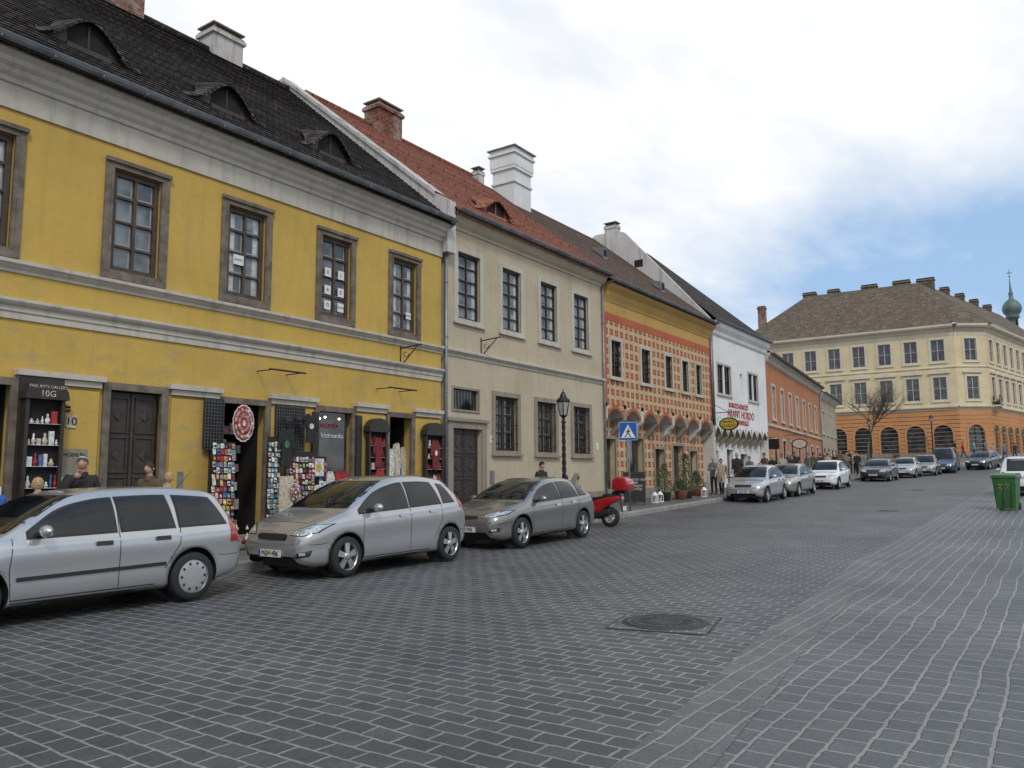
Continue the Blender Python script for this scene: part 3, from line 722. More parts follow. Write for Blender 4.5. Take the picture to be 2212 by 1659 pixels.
cornice(p,u0+.2,u1,[(.02,8.6),(.05,8.7),(.12,8.85),(.16,9.0),(.3,9.15),(.36,9.25),(.36,9.35)],'ochre_plaster')
p.obj('trim',O)
p=P()
for a,b in ow: window(p,a,b,5.63,7.08,.07,2,3,'wood_dark',gm='pane_dark',fw=.05)
gutter(p,u0+.2,u1,-.46,9.4); pipe(p,u1-.1,-.07,4.5,9.2,r=.045)
p.obj('windows_and_gutter',O)
p=P(); so=(15.05-9.38)/(6.6+.38)
roofplane(p,u0+.15,u1,-.38,9.38,6.6,15.05,'brown_tiles'); roofplane(p,u0+.15,u1,13.5,9.38,6.6,15.05,'brown_tiles')
tilerows(p,u0+.15,u1,-.40,9.384,6.6,15.06,'brown_tiles',pitch=.25,th=.015)
p.obj('roof',O)
p=P()
cu0,cu1,cy0,cy1=28.9,30.3,5.3,6.5
for z0,z1,e in ((13.2,15.1,0),(15.1,15.2,.06),(15.2,15.75,.0),(15.75,15.9,.08),(15.9,16.45,.10),(16.45,16.55,.17),(16.55,16.75,.10)):
    p.box(cu0-e,cu1+e,cy0-e,cy1+e,z0,z1,'white_plaster')
p.box(cu0-.2,cu1+.2,cy0-.2,cy1+.2,16.75,16.8,'zinc')
chimney(p,27.7,28.1,6.4,6.8,14.5,15.55,'gable_plaster',flare=.03)
for u,yy in ((32.5,2.9),(35.6,1.4)):
    z=9.38+so*(yy+.38); p.extr([(yy-.3,z-.2),(yy-.3,z+.3),(yy+.3,z+.42)],'x',u-.2,u+.2,'zinc')
    p.box(u-.15,u+.15,yy-.31,yy-.302,z-.1,z+.24,'interior_dark')
p.obj('chimneys',O,bevel=.02)
# ============================================================ white house
W=rowroot('white_townhouse')
p=P(); u0,u1=38.75,47.8
ww=[(39.6,40.5),(40.68,41.55),(44.5,45.25),(45.4,46.1)]
wall(p,u0,u1,4.25,9.6,[(a,b,5.95,7.45) for a,b in ww]+[(43.1,43.55,5.95,7.3)],'white_plaster',depth=.18)
p.box(43.1,43.55,.17,.19,5.95,7.4,'white_plaster')
wall(p,u0,u1,-.5,4.3,[(39.6,40.8,.4,3.0),(42,43,.4,3.1),(44.2,45.4,1.2,2.9)],'white_plaster',y=.5)
for a,b in ((39.6,40.8),(42,43),(44.2,45.4)): p.box(a,b,.74,.76,.3,3.1,'pane_dark')
p.poly([(u0,0,4.25),(u1,0,4.25),(u1,.5,4.25),(u0,.5,4.25)],'white_plaster')
p.extr([(0,-.5),(0,9.75),(.3,10.1),(4.7,15.1),(5.1,15.25),(6.5,15.25),(6.9,15.0),(12,9.5),(12,-.5)],'x',u0-.02,u0+.3,'gable_plaster')
p.poly([(u1,0,-.5),(u1,0,9.6),(u1,12,9.6),(u1,12,-.5)],'white_plaster')
p.box(u0-.03,u0-.021,3.6,4.1,13.0,13.4,'interior_dark')
p.obj('walls',W)
p=P()
n=9; bay=(u1-u0-.4)/n
for k in range(n):
    a=u0+.2+k*bay; m=8
    arc=[(a+.06+(bay-.12)*i/m, 3.75+.38*math.sin(math.pi*i/m)) for i in range(m+1)]
    for (x0,z0),(x1,z1) in zip(arc,arc[1:]):
        p.poly([(x0,-.008,z0),(x1,-.008,z1),(x1,-.008,4.27),(x0,-.008,4.27)],'white_plaster')
        p.poly([(x0,-.016,z0),(x1,-.016,z1),(x1,-.016,z1+.08),(x0,-.016,z0+.08)],'greige_plaster')
        p.poly([(x0,-.01,z0),(x1,-.01,z1),(x1,.5,z1),(x0,.5,z0)],'stone')
    p.extr([(-.02,4.1),(-.02,3.72),(.1,3.55),(.5,3.2),(.5,4.1)],'x',a-.06,a+.06,'stone')
surround(p,39.6,41.55,5.95,7.45,.12,.03,'trim_plaster',sill=True); surround(p,44.5,46.1,5.95,7.45,.12,.03,'trim_plaster')
cornice(p,u0+.1,u1+.1,[(.02,8.9),(.1,9.0),(.14,9.15),(.3,9.35),(.34,9.5),(.34,9.6)],'white_plaster')
p.obj('trim',W)
p=P()
for a,b in ww: window(p,a,b,5.95,7.45,.06,2,2,'wood_dark',gm='pane_dark',fw=.05)
gutter(p,u0+.1,u1+.2,-.42,9.66); pipe(p,u0+.08,-.07,4.2,9.4)
p.obj('windows_and_gutter',W)
p=P()
A=(u0+.25,-.38,9.62); Bb=(u1+.25,-.38,9.62); C=(43.6,5.4,15.05); D=(u0+.25,5.4,15.05); E=(u1+.25,12,9.62); F_=(u0+.25,12,9.62)
p.poly([A,Bb,C,D],'dark_tiles'); p.poly([Bb,E,C],'dark_tiles'); p.poly([F_,D,C,E],'dark_tiles')
p.obj('roof',W)
p=P(); chimney(p,u0+.0,u0+.5,5.2,5.9,15.0,15.7,'gable_plaster',flare=.04); p.obj('chimney',W)
text('BOROZÓ-SÖRÖZŐ',.38,(42.7,-.02,5.42),FR,'red_ink',W,'facade_lettering',.008,sx=.95)
text('ARANY HORDÓ',.60,(43.1,-.02,4.98),FR,'red_ink',W,'facade_lettering',.004,sx=1.0)
text('VENDÉGLŐ',.36,(43.4,-.02,4.55),FR,'red_ink',W,'facade_lettering',.008,sx=.95)
def hangsign(root,u,z,out,m,body):
    q=P(); q.cyl((u,0,z+.7),(u,-out-.5,z+.7),.02,.02,6,'iron_black'); q.cyl((u,0,z+1.15),(u,-out,z+.7),.014,.014,6,'iron_black')
    for k in range(10):
        t0=k*.6;t1=(k+1)*.6; r0=.22-k*.018; r1=.22-(k+1)*.018
        q.cyl((u,-.3-r0*math.cos(t0),z+.4-r0*math.sin(t0)),(u,-.3-r1*math.cos(t1),z+.4-r1*math.sin(t1)),.012,.012,5,'iron_black')
    n=20
    q.extr([(-out+.5*math.cos(2*math.pi*k/n),z+.12+.33*math.sin(2*math.pi*k/n)) for k in range(n)],'x',u-.03,u+.03,'iron_black')
    q.extr([(-out+.43*math.cos(2*math.pi*k/n),z+.12+.27*math.sin(2*math.pi*k/n)) for k in range(n)],'x',u-.04,u+.04,m)
    q.obj('hanging_sign',root)
    if body: text(body,.19,(u-.045,-out,z+.12),(R(90),0,R(-90)),'m_black',root,'sign_text',.003)
hangsign(W,38.95,4.15,.75,'sign_yellow','ARANY\nHORDÓ')
q=P(); q.cyl((46.9,0,3.9),(46.9,-.9,3.9),.02,.02,6,'iron_black'); q.box(46.8,46.9,-.9,-.3,3.2,3.8,'iron_black'); q.obj('iron_bracket',W)
# ============================================================ orange house
ang=R(90)+math.atan2(3.6,33.3)
OH=empty('orange_townhouse',(-14.5,47.85,0),ang)
p=P(); Lh=23.0
ohw=[1.6+i*3.0 for i in range(7)]
wall(p,0,Lh,-.5,9.0,[(a,a+1.0,5.2,7.2) for a in ohw]+[(a,a+1.1,1.0,3.9) for a in ohw],'orange_plaster',depth=.2)
p.poly([(0,0,-.5),(0,0,9),(0,10,9),(0,10,-.5)],'orange_plaster')
p.obj('walls',OH)
p=P()
for a in ohw: 
    surround(p,a,a+1,5.2,7.2,.16,.04,'trim_plaster'); surround(p,a,a+1.1,1.0,3.9,.14,.04,'trim_plaster',sill=False)
cornice(p,0,Lh,[(.02,8.5),(.1,8.6),(.14,8.75),(.3,8.9),(.34,9.0),(.34,9.05)],'trim_plaster')
cornice(p,0,Lh,[(.02,4.6),(.1,4.65),(.1,4.75),(.02,4.8)],'trim_plaster')
p.box(0.2,Lh-.1,-.05,.001,-.3,1.9,'stone')
p.obj('trim',OH)
p=P()
for a in ohw: 
    window(p,a,a+1,5.2,7.2,.06,2,3,'white_frame',gm='pane_glass'); window(p,a,a+1.1,1.0,3.9,.06,2,3,'wood_brown',gm='pane_dark')
gutter(p,0,Lh,-.42,9.08); pipe(p,Lh-.1,-.06,1,9)
p.obj('windows_and_gutter',OH)
p=P(); roofplane(p,0,Lh,-.38,9.05,4.2,12.3,'orange_tiles'); roofplane(p,0,Lh,8.8,9.05,4.2,12.3,'orange_tiles')
p.obj('roof',OH)
hangsign(OH,5.5,3.6,.9,'m_cream',None)
GH=empty('greige_townhouse',tuple((Matrix.Translation((-14.5,47.85,0))@Matrix.Rotation(ang,4,'Z')@Vector((Lh+.003,0,0)))),ang)
p=P()
gw=[1.3+i*2.7 for i in range(4)]
wall(p,0,11,-.5,8.7,[(a,a+1.0,5.3,7.2) for a in gw]+[(a,a+1.1,1.6,4.0) for a in gw],'greige_plaster',depth=.2)
p.poly([(11,0,-.5),(11,0,8.7),(11,9,8.7),(11,9,-.5)],'greige_plaster')
for a in gw: 
    surround(p,a,a+1,5.3,7.2,.15,.04,'trim_plaster'); window(p,a,a+1,5.3,7.2,.06,2,3,'white_frame'); window(p,a,a+1.1,1.6,4.0,.06,2,3,'wood_brown',gm='pane_dark')
cornice(p,0,11.1,[(.02,8.2),(.1,8.3),(.3,8.6),(.34,8.7),(.34,8.75)],'trim_plaster')
p.obj('walls_and_windows',GH)
p=P(); p.poly([(0,-.38,8.75),(11.4,-.38,8.75),(8.5,4,11.4),(0,4,11.4)],'brown_tiles'); p.poly([(11.4,-.38,8.75),(11.4,9,8.75),(8.5,4,11.4)],'brown_tiles')
gutter(p,0,11.3,-.42,8.8); p.obj('roof',GH)
# ============================================================ far corner building
FB=empty('corner_palace',(0,100,0),0)
def farfacade(p,q,u0,u1,wx):
    ww=.68
    zi=3.2
    hl=[(x-ww,x+ww,14.25,16.7) for x in wx]+[(x-ww,x+ww,9.9,12.45) for x in wx]
    wall(p,u0,u1,9.05,18.0,hl,'far_cream',depth=.2)
    wall(p,u0,u1,zi-.8,9.05,[(x-.95,x+.95,zi-.5,7.1) for x in wx],'far_orange',depth=.3)
    for x in wx:
        surround(q,x-ww,x+ww,14.25,16.7,.24,.06,'far_trim'); surround(q,x-ww,x+ww,9.9,12.45,.24,.06,'far_trim')
        q.extr([(x-1.1,12.85),(x+1.1,12.85),(x+1.1,13.0),(x,13.35),(x-1.1,13.0)],'y',-.22,.0,'far_trim')
        window(q,x-ww,x+ww,14.25,16.7,.07,2,2,'white_frame',gm='pane_dark',fw=.06); window(q,x-ww,x+ww,9.9,12.45,.07,2,2,'white_frame',gm='pane_dark',fw=.06)
        n=10
        pts=[(x+.95*math.cos(math.pi-math.pi*i/n),6.15+.95*math.sin(math.pi*i/n)) for i in range(n+1)]
        for (a,b),(c,d) in zip(pts,pts[1:]):
            q.poly([(a,-.002,b),(c,-.002,d),(c,-.002,7.101),(a,-.002,7.101)],'far_orange')
            s=1.2
            a2,b2,c2,d2=x+(a-x)*s,6.15+(b-6.15)*s,x+(c-x)*s,6.15+(d-6.15)*s
            q.poly([(a,-.06,b),(c,-.06,d),(c2,-.06,d2),(a2,-.06,b2)],'far_orange')
            q.poly([(a,-.06,b),(c,-.06,d),(c,.3,d),(a,.3,b)],'far_trim')
        q.box(x-.95,x+.95,.25,.27,zi-.5,7.1,'pane_dark'); q.box(x-.95,x+.95,.2,.248,6.05,6.15,'wood_dark'); q.box(x-.04,x+.04,.2,.248,zi-.5,7.0,'wood_dark')
        q.box(x-1.14,x-.95,-.06,.0,zi-.5,6.15,'far_orange'); q.box(x+.95,x+1.14,-.06,0,zi-.5,6.15,'far_orange')
    z=3.6
    while z<8.3:
        q.box(u0,u1,-.0,.004,z,z+.05,'stone'); z+=.45
    cornice(q,u0,u1,[(.04,8.75),(.04,8.85),(.2,8.95),(.3,9.05),(.3,9.2),(.04,9.25)],'far_trim')
    cornice(q,u0,u1,[(.04,13.45),(.1,13.5),(.1,13.6),(.03,13.65)],'far_trim')
    cornice(q,u0,u1,[(.04,17.1),(.04,17.5),(.15,17.6),(.25,17.8),(.6,17.95),(.7,18.1),(.7,18.3),(.75,18.35)],'far_trim')
    q.box(u0,u1,-.08,.0,2.8,4.0,'stone')
p=P();q=P()
farfacade(p,q,-34,-9.3,[-32.9,-30.1,-27.5,-24.8,-22.05,-19.3,-16.5,-13.75,-11.0])
p.obj('front_walls',FB); q.obj('front_details',FB)
def sub(root,loc,rz,name,length,wx):
    p=P();q=P(); farfacade(p,q,0,length,wx)
    xf=Matrix.Translation(loc)@Matrix.Rotation(rz,4,'Z')
    p.obj(name+'_walls',root,xf=xf); q.obj(name+'_details',root,xf=xf)
c0=Vector((-9.3,0,0)); a1=R(38); L1=3.6
c1=c0+Vector((math.cos(a1),math.sin(a1),0))*L1
sub(FB,c0,a1,'corner_bay',L1,[L1/2])
a2=R(79); L2=34
sub(FB,c1,a2,'side',L2,[1.8+i*2.75 for i in range(12)])
p=P()
e=.75
c2=c1+Vector((math.cos(a2),math.sin(a2),0))*L2
E0=(-34,-e,18.35); E1=(-9.0,-e,18.35); E2=(c1.x+e,c1.y-.3,18.35); E3=(c2.x+e,c2.y,18.35)
RL=(-26.5,6.5,25.0); RR=(-13.2,6.5,24.9); RB=(c2.x-6.5,c2.y,24.9)
p.poly([E0,E1,RR,RL],'far_tiles'); p.poly([E1,E2,RR],'far_tiles'); p.poly([E2,E3,RB,RR],'far_tiles'); p.poly([E0,RL,(-34,14,18.35)],'far_tiles'); p.poly([(-34,14,18.35),RL,RR,(-18,14,18.35)],'far_tiles')
p.obj('roof',FB)
p=P()
for x,y,w in ((-31.2,2.5,.9),(-26.2,7,1.6),(-23.2,7,1.4),(-18.9,7,1.8),(-15.2,7,1.9),(-12.6,7.5,1.9)):
    chimney(p,x-w/2,x+w/2,y-.4,y+.4,22.0 if y>5 else 19,25.4 if y>5 else 23.4,'brick' if y<5 else 'far_tiles',flare=.08)
for k in range(5):
    t=.1+k*.18; x=-13.2+(c2.x-6.5+13.2)*t; y=6.5+(c2.y-6.5)*t; chimney(p,x-.5,x+.5,y-.8,y+.8,23,25.4,'far_tiles')
p.obj('chimneys',FB)
q=P()
bx=c1.x
for k in range(16): q.cyl((bx+.3,c1.y+.6+k*.35,9.3),(bx+.3,c1.y+.6+k*.35,10.3),.03,.03,4,'iron_black')
q.box(bx-.1,bx+1.0,c1.y+.4,c1.y+6.2,9.1,9.28,'far_trim'); q.box(bx+.9,bx+.98,c1.y+.4,c1.y+6.2,10.3,10.36,'iron_black'); q.box(bx+.9,bx+.94,c1.y+.4,c1.y+6.2,9.3,10.3,'iron_black')
q.obj('balcony',FB)
CT=empty('church_tower',(-5.45,150,3))
p=P()
p.box(-1.4,1.4,-1.4,1.4,-4,21.2,'copper_green')
p.lathe([(1.5,21.2),(1.2,21.6),(.75,21.9),(.75,23.4),(1.0,23.6),(1.0,23.8),(.9,24.0),(1.25,24.5),(1.4,25.1),(1.3,25.7),(.9,26.3),(.4,26.7),(.28,27.2),(.36,27.6),(.2,28.0),(.1,29.2),(.04,30.4),(0,30.5)],20,'copper_green')
for k in range(4):
    t=k*math.pi/2+.78; p.box(.76*math.cos(t)-.12,.76*math.cos(t)+.12,.76*math.sin(t)-.12,.76*math.sin(t)+.12,22.0,23.2,'interior_dark')
p.box(-.03,.03,-.03,.03,30.4,31.6,'iron_black'); p.box(-.35,.35,-.03,.03,31.0,31.1,'iron_black')
p.lathe([(0,-.14),(.14,0),(0,.14)],8,'iron_black',c=(0,0,30.45))
p.obj('spire',CT)
# ============================================================ CARS
def pchip(pts):
    xs=[a for a,_ in pts]; v=[b for _,b in pts]; n=len(xs)
    h=[xs[i+1]-xs[i] for i in range(n-1)]; d=[(v[i+1]-v[i])/h[i] for i in range(n-1)]
    m=[d[0]]+[0 if d[i-1]*d[i]<=0 else 2*d[i-1]*d[i]/(d[i-1]+d[i]) for i in range(1,n-1)]+[d[-1]]
    def f(x):
        if x<=xs[0]: return v[0]
        if x>=xs[-1]: return v[-1]
        i=0
        while x>xs[i+1]: i+=1
        t=(x-xs[i])/h[i]
        return (2*t**3-3*t*t+1)*v[i]+(t**3-2*t*t+t)*h[i]*m[i]+(-2*t**3+3*t*t)*v[i+1]+(t**3-t*t)*h[i]*m[i+1]
    return f
def catmull(P_,k):
    out=[]; n=len(P_)
    for i in range(n-1):
        p0=P_[max(i-1,0)];p1=P_[i];p2=P_[i+1];p3=P_[min(i+2,n-1)]
        for j in range(k):
            t=j/k
            out.append(tuple(.5*((2*b)+(-a+c)*t+(2*a-5*b+4*c-d)*t*t+(-a+3*b-3*c+d)*t**3) for a,b,c,d in zip(p0,p1,p2,p3)))
    out.append(P_[-1]); return out
def make_wheel(name,parent,x,y,r,style,side,w=.2):
    q=P(); s=side
    q.lathe([(r*.70,-w/2),(r*.9,-w/2),(r*.985,-w*.4),(r,-w*.2),(r,w*.2),(r*.985,w*.4),(r*.92,w/2),(r*.76,w/2),(r*.72,w*.42)],36,'tyre',axis='y')
    ow=w*.42*s
    q.lathe([(r*.75,ow),(r*.71,ow*.95),(r*.67,ow*.5),(r*.67,-ow)],32,'rim_silver',axis='y')
    q.lathe([(r*.70,ow*.15),(0,ow*.15)],24,'plastic_black',axis='y')
    if style=='cap':
        q.lathe([(r*.72,ow*.95),(r*.56,ow*1.12),(r*.34,ow*1.1),(r*.14,ow*1.15),(0,ow*1.15)],32,'hubcap',axis='y')
        for k in range(10):
            t=k*math.pi/5; cx,cz=r*.54*math.cos(t),r*.54*math.sin(t)
            q.cyl((cx,ow*1.05,cz),(cx,ow*1.16,cz),r*.06,r*.06,8,'plastic_black')
    else:
        n={'s5':5,'s10':10,'s7':7}[style]
        for k in range(n):
            t=2*math.pi*k/n+.3; ca,sa=math.cos(t),math.sin(t)
            hw0=r*(.11 if n==5 else .06); hw1=r*(.17 if n==5 else .08)
            def pt(rr,off,yy): return (rr*ca-off*sa,yy,rr*sa+off*ca)
            a=[pt(r*.1,-hw0,ow*1.0),pt(r*.1,hw0,ow*1.0),pt(r*.70,hw1,ow*.85),pt(r*.70,-hw1,ow*.85)]
            b=[pt(r*.1,-hw0,ow*.6),pt(r*.1,hw0,ow*.6),pt(r*.70,hw1,ow*.45),pt(r*.70,-hw1,ow*.45)]
            q.poly(a,'rim_silver')
            for i in range(4): q.poly([a[i],a[(i+1)%4],b[(i+1)%4],b[i]],'rim_silver')
        q.lathe([(r*.2,ow*.6),(r*.2,ow*1.02),(r*.1,ow*1.1),(0,ow*1.1)],16,'rim_silver',axis='y')
    o=q.obj('wheel',parent); o.location=(x,y,r); return o
def make_car(name,S,X,Yf,facing,paintm,scale=1.06,plate=None,roll=0):
    L,Wd,Hh,wb,fo,r=S['L'],S['W'],S['H'],S['wb'],S['fo'],S.get('r',.31)
    hw=Wd/2; top=pchip(S['top']); zb0,zb1=S['belt']
    zbf=lambda x: zb0+(zb1-zb0)*x/L
    plan=pchip([(0,.66*hw),(.05,.76*hw),(.14,.85*hw),(.3,.92*hw),(.65,.975*hw),(1.3,hw),(L-1.0,hw),(L-.45,.97*hw),(L-.15,.91*hw),(L-.04,.85*hw),(L,.78*hw)])
    cw,rf,rr=S['cowl'],S['rf'],S['rr']
    wr=pchip([(0,.62*hw),(.3,.78*hw),(cw,.83*hw),((cw+rf)/2,.765*hw),(rf,.69*hw),(rr,.67*hw),(L-.15,.70*hw),(L,.66*hw)])
    sill=pchip([(0,.36),(.06,.26),(.3,.2),(.8,.19),(L-.7,.2),(L-.25,.26),(L-.05,.32),(L,.4)])
    xs=[0,.012,.03,.05,.075,.1,.14,.18]; x=.22
    while x<L-.2: xs.append(x); x+=.05
    xs+= [L-.18,L-.14,L-.1,L-.075,L-.05,L-.03,L-.012,L]
    K=5; rows=[]
    for x in xs:
        w=plan(x); zt=top(x); zs=sill(x); zb=min(zbf(x),zt-.09); gh=zt-zb; q=max(0,min(1,(gh-.09)/.25))
        wrx=min(wr(x),w*.93)
        pts=[(w*.88,zs),(w*.955,zs+.05),(w*.978,zs+(zb-zs)*.25),(w*.985,zs+(zb-zs)*.50),(w*1.0,zs+(zb-zs)*.74),(w*.988,zs+(zb-zs)*.90),(w*(.95),zb),
             (wrx+(w*.94-wrx)*.55+.012*q,zb+gh*(.5 if q else .45)),(wrx+.015,zt-max(.03,.085*q+.02*(1-q))),(wrx*.86,zt-.018),(wrx*.45,zt-.003),(0,zt+.003)]
        half=catmull(pts,K)
        rows.append([(x,y,z) for y,z in half]+[(x,-y,z) for y,z in reversed(half[:-1])])
    bm=bmesh.new(); nC=len(rows[0]); V=[[bm.verts.new(c) for c in row] for row in rows]
    for i in range(len(rows)-1):
        for j in range(nC-1): bm.faces.new((V[i][j],V[i+1][j],V[i+1][j+1],V[i][j+1]))
    for row,xo in ((V[0],-.012),(V[-1],.012)):
        cy=sum(v.co.z for v in row)/nC; c=bm.verts.new((row[0].co.x+xo,0,cy))
        for j in range(nC): bm.faces.new((row[j],row[(j+1)%nC],c))
    bm.faces.ensure_lookup_table(); bmesh.ops.recalc_face_normals(bm,faces=bm.faces)
    bvh=BVHTree.FromBMesh(bm)
    Rr=r+.055; cents=[(fo,r+.01),(fo+wb,r+.01)]
    dele=[f for f in bm.faces if any((f.calc_center_median().x-cx)**2+(f.calc_center_median().z-cz)**2<Rr*Rr for cx,cz in cents) and abs(f.calc_center_median().y)>.5*hw]
    vs={v for f in dele for v in f.verts}; ds=set(dele)
    rim=[v for v in vs if any(f not in ds for f in v.link_faces)]
    bmesh.ops.delete(bm,geom=dele,context='FACES')
    for v in rim:
        if not v.is_valid: continue
        for cx,cz in cents:
            dx,dz=v.co.x-cx,v.co.z-cz; d=math.hypot(dx,dz)
            if d<Rr*1.6 and d>0: v.co.x=cx+dx/d*Rr; v.co.z=cz+dz/d*Rr if v.co.z>.2 else v.co.z
    for f in bm.faces: f.smooth=True; f.material_index=0
    rims=set(rim)
    edges=[e for e in bm.edges if e.is_boundary and e.verts[0] in rims and e.verts[1] in rims]
    ret=bmesh.ops.extrude_edge_only(bm,edges=edges)
    for v in [g_ for g_ in ret['geom'] if isinstance(g_,bmesh.types.BMVert)]: v.co.y*=.62
    for f in [g_ for g_ in ret['geom'] if isinstance(g_,bmesh.types.BMFace)]: f.material_index=1; f.smooth=False
    me=bpy.data.meshes.new('body'); bm.to_mesh(me); bm.free(); me.materials.append(MATS[paintm]); me.materials.append(MATS['plastic_black'])
    yaw=R(90) if facing==-1 else R(-90)
    slope=math.atan((H(X,Yf+L*scale)-H(X,Yf))/(L*scale))*(-1 if facing==-1 else 1)
    yoff=Yf if facing==-1 else Yf+L*scale
    mt=Matrix.Translation((X,yoff,H(X,yoff)+.005))@Matrix.Rotation(yaw+roll,4,'Z')@Matrix.Rotation(slope,4,'Y')@Matrix.Scale(scale,4)
    root=empty(name,mat=mt)
    ob=bpy.data.objects.new('body',me); link(ob,root)
    fl=P(); fl.box(.25,L-.25,-hw*.58,hw*.58,.17,.5,'plastic_black'); fl.box(fo+Rr+.03,fo+wb-Rr-.03,-hw*.86,hw*.86,.2,.4,'plastic_black')
    for cx in (fo,fo+wb):
        for sg in (1,-1):
            n=14; yi=sg*hw*.60
            fl.poly([(cx+Rr*math.cos(2*math.pi*k/n),yi,r+.01+Rr*math.sin(2*math.pi*k/n)) for k in range(n)],'plastic_black')
    fl.obj('floor',root)
    def patch(poly,view,m,off=.004,mirror=True,step=.06,nm='trim'):
        for sg in ((1,-1) if mirror else (1,)):
            b2=bmesh.new()
            vv=[b2.verts.new((a,c,0)) for a,c in poly]
            try: b2.faces.new(vv)
            except: b2.free(); return
            bmesh.ops.triangulate(b2,faces=b2.faces[:])
            a0=min(a for a,_ in poly);a1=max(a for a,_ in poly);c0=min(c for _,c in poly);c1=max(c for _,c in poly)
            k=a0+step
            while k<a1: bmesh.ops.bisect_plane(b2,geom=b2.verts[:]+b2.edges[:]+b2.faces[:],plane_co=(k,0,0),plane_no=(1,0,0)); k+=step
            k=c0+step
            while k<c1: bmesh.ops.bisect_plane(b2,geom=b2.verts[:]+b2.edges[:]+b2.faces[:],plane_co=(0,k,0),plane_no=(0,1,0)); k+=step
            bad=[]
            for v in b2.verts:
                a,c=v.co.x,v.co.y
                if view=='side': o_,d_=Vector((a,sg*3,c)),Vector((0,-sg,0))
                elif view=='front': o_,d_=Vector((-1,sg*a,c)),Vector((1,0,0))
                elif view=='rear': o_,d_=Vector((L+1,sg*a,c)),Vector((-1,0,0))
                else: o_,d_=Vector((a,sg*c,3)),Vector((0,0,-1))
                hit,no,_,_=bvh.ray_cast(o_,d_)
                if hit is None: bad.append(v); continue
                if no.dot(d_)>0: no=-no
                v.co=hit+no*off
            if bad: bmesh.ops.delete(b2,geom=bad,context='VERTS')
            for f in b2.faces:
                f.smooth=True; f.normal_update()
                cdir={'side':Vector((0,sg,0)),'front':Vector((-1,0,0)),'rear':Vector((1,0,0)),'top':Vector((0,0,1))}[view]
                if f.normal.dot(cdir)<0: f.normal_flip()
            m2=bpy.data.meshes.new(nm); b2.to_mesh(m2); b2.free(); m2.materials.append(MATS[m]); o2=bpy.data.objects.new(nm,m2); link(o2,root)
    def line(pts,view,wd=.009,m='plastic_black',mirror=True,off=.003,nm='panel_gap'):
        for (a,c),(b,d) in zip(pts,pts[1:]):
            ln=math.hypot(b-a,d-c); nx,ny=-(d-c)/ln*wd/2,(b-a)/ln*wd/2
            patch([(a-nx,c-ny),(b-nx,d-ny),(b+nx,d+ny),(a+nx,c+ny)],view,m,off,mirror,.07,nm)
    lo=lambda x: zbf(x)+.035
    hi=lambda x: top(x)-S.get('rail',.135)
    xa=cw
    while hi(xa)-lo(xa)<.03: xa+=.02
    xa+=.06
    def sidewin(x0,xb,xt,first=False):
        pts=[]
        n=max(2,int((xb-x0)/.1))
        for i in range(n+1): xx=x0+(xb-x0)*i/n; pts.append((xx,lo(xx)))
        x0t=x0 if first else x0+S.get('lean',0)
        n=max(2,int((xt-x0t)/.08))
        for i in range(n,-1,-1):
            xx=x0t+(xt-x0t)*i/n; z=hi(xx)
            if z>lo(xx)+.015: pts.append((xx,z))
        return pts
    x0=xa
    for i,(xb,xt,nx) in enumerate(S['wins']):
        pts=sidewin(x0,xb,xt,i==0); 
        cx=sum(a for a,_ in pts)/len(pts); cz=sum(c for _,c in pts)/len(pts)
        big=[(cx+(a-cx)*(1+.022/max(.2,abs(a-cx))), cz+(c-cz)*(1+.02/max(.1,abs(c-cz)))) for a,c in pts]
        patch(big,'side','plastic_black',.003,nm='window_seal')
        patch(pts,'side','car_glass',.007,nm='side_window')
        x0=nx
    zc0=top(cw)+.03; zc1=top(rf)-.035
    wpoly=[(-wr(cw)+.05,zc0),(wr(cw)-.05,zc0),(wr((cw+rf)/2)-.03,(zc0+zc1)/2),(wr(rf)-.06,zc1),(-wr(rf)+.06,zc1),(-wr((cw+rf)/2)+.03,(zc0+zc1)/2)]
    patch([(a*1.03,c+(.012 if c>1.2 else -.012)) for a,c in wpoly],'front','plastic_black',.003,False,nm='windscreen_seal')
    patch(wpoly,'front','car_glass',.007,False,.05,'windscreen')
    zr0=zb1+.05; zr1=top(rr)-.05; 
    patch([(-.60*hw,zr0),(.60*hw,zr0),(.58*hw,zr1),(-.58*hw,zr1)],'rear','car_glass',.006,False,.06,'rear_window')
    d0=S['door0']; db=S['doorb']; d1=S['door1']
    line([(d0,lo(d0)-.0),(d0-.03,.6),(d0+.0,.27)],'side'); line([(db,hi(db)),(db+.0,lo(db)),(db,.27)],'side')
    line([(d1,lo(d1)),(d1-.02,.75),(d1-.18,.5),(d1-.22,.45)],'side'); line([(d0,.27),(db,.27),(d1-.35,.27)],'side',.012)
    patch([(a,c) for a,c in [(fo+Rr+.02,.195),(fo+wb-Rr-.02,.195),(fo+wb-Rr-.02,.24),(fo+Rr+.02,.24)]],'side','plastic_black',.004,nm='sill_trim')
    line([(.14,.545),(.3,.545),(fo-Rr-.02,.56)],'side',.008) ; line([(fo+wb+Rr+.02,.56),(L-.3,.55),(L-.1,.55)],'side',.008)
    for hx in (db-.2,d1-.26):
        hz=lo(hx)-.13
        patch([(hx-.1,hz-.025),(hx+.1,hz-.025),(hx+.1,hz+.025),(hx-.1,hz+.025)],'side',S.get('handle','plastic_black'),.02,nm='door_handle')
    if S.get('rub'): patch([(fo+Rr+.06,.47),(fo+wb-Rr-.04,.49),(fo+wb-Rr-.04,.535),(fo+Rr+.06,.515)],'side','plastic_black',.014,nm='rub_strip')
    line([(.28,-.6*hw),(.28,.6*hw)],'top',.008,mirror=False); line([(.3,.62*hw),(cw-.03,.74*hw)],'top',.008)
    for poly,view,m,off in S.get('front',[]): patch(poly,view,m,off,all(a>=0 for a,_ in poly),.04,'front_detail')
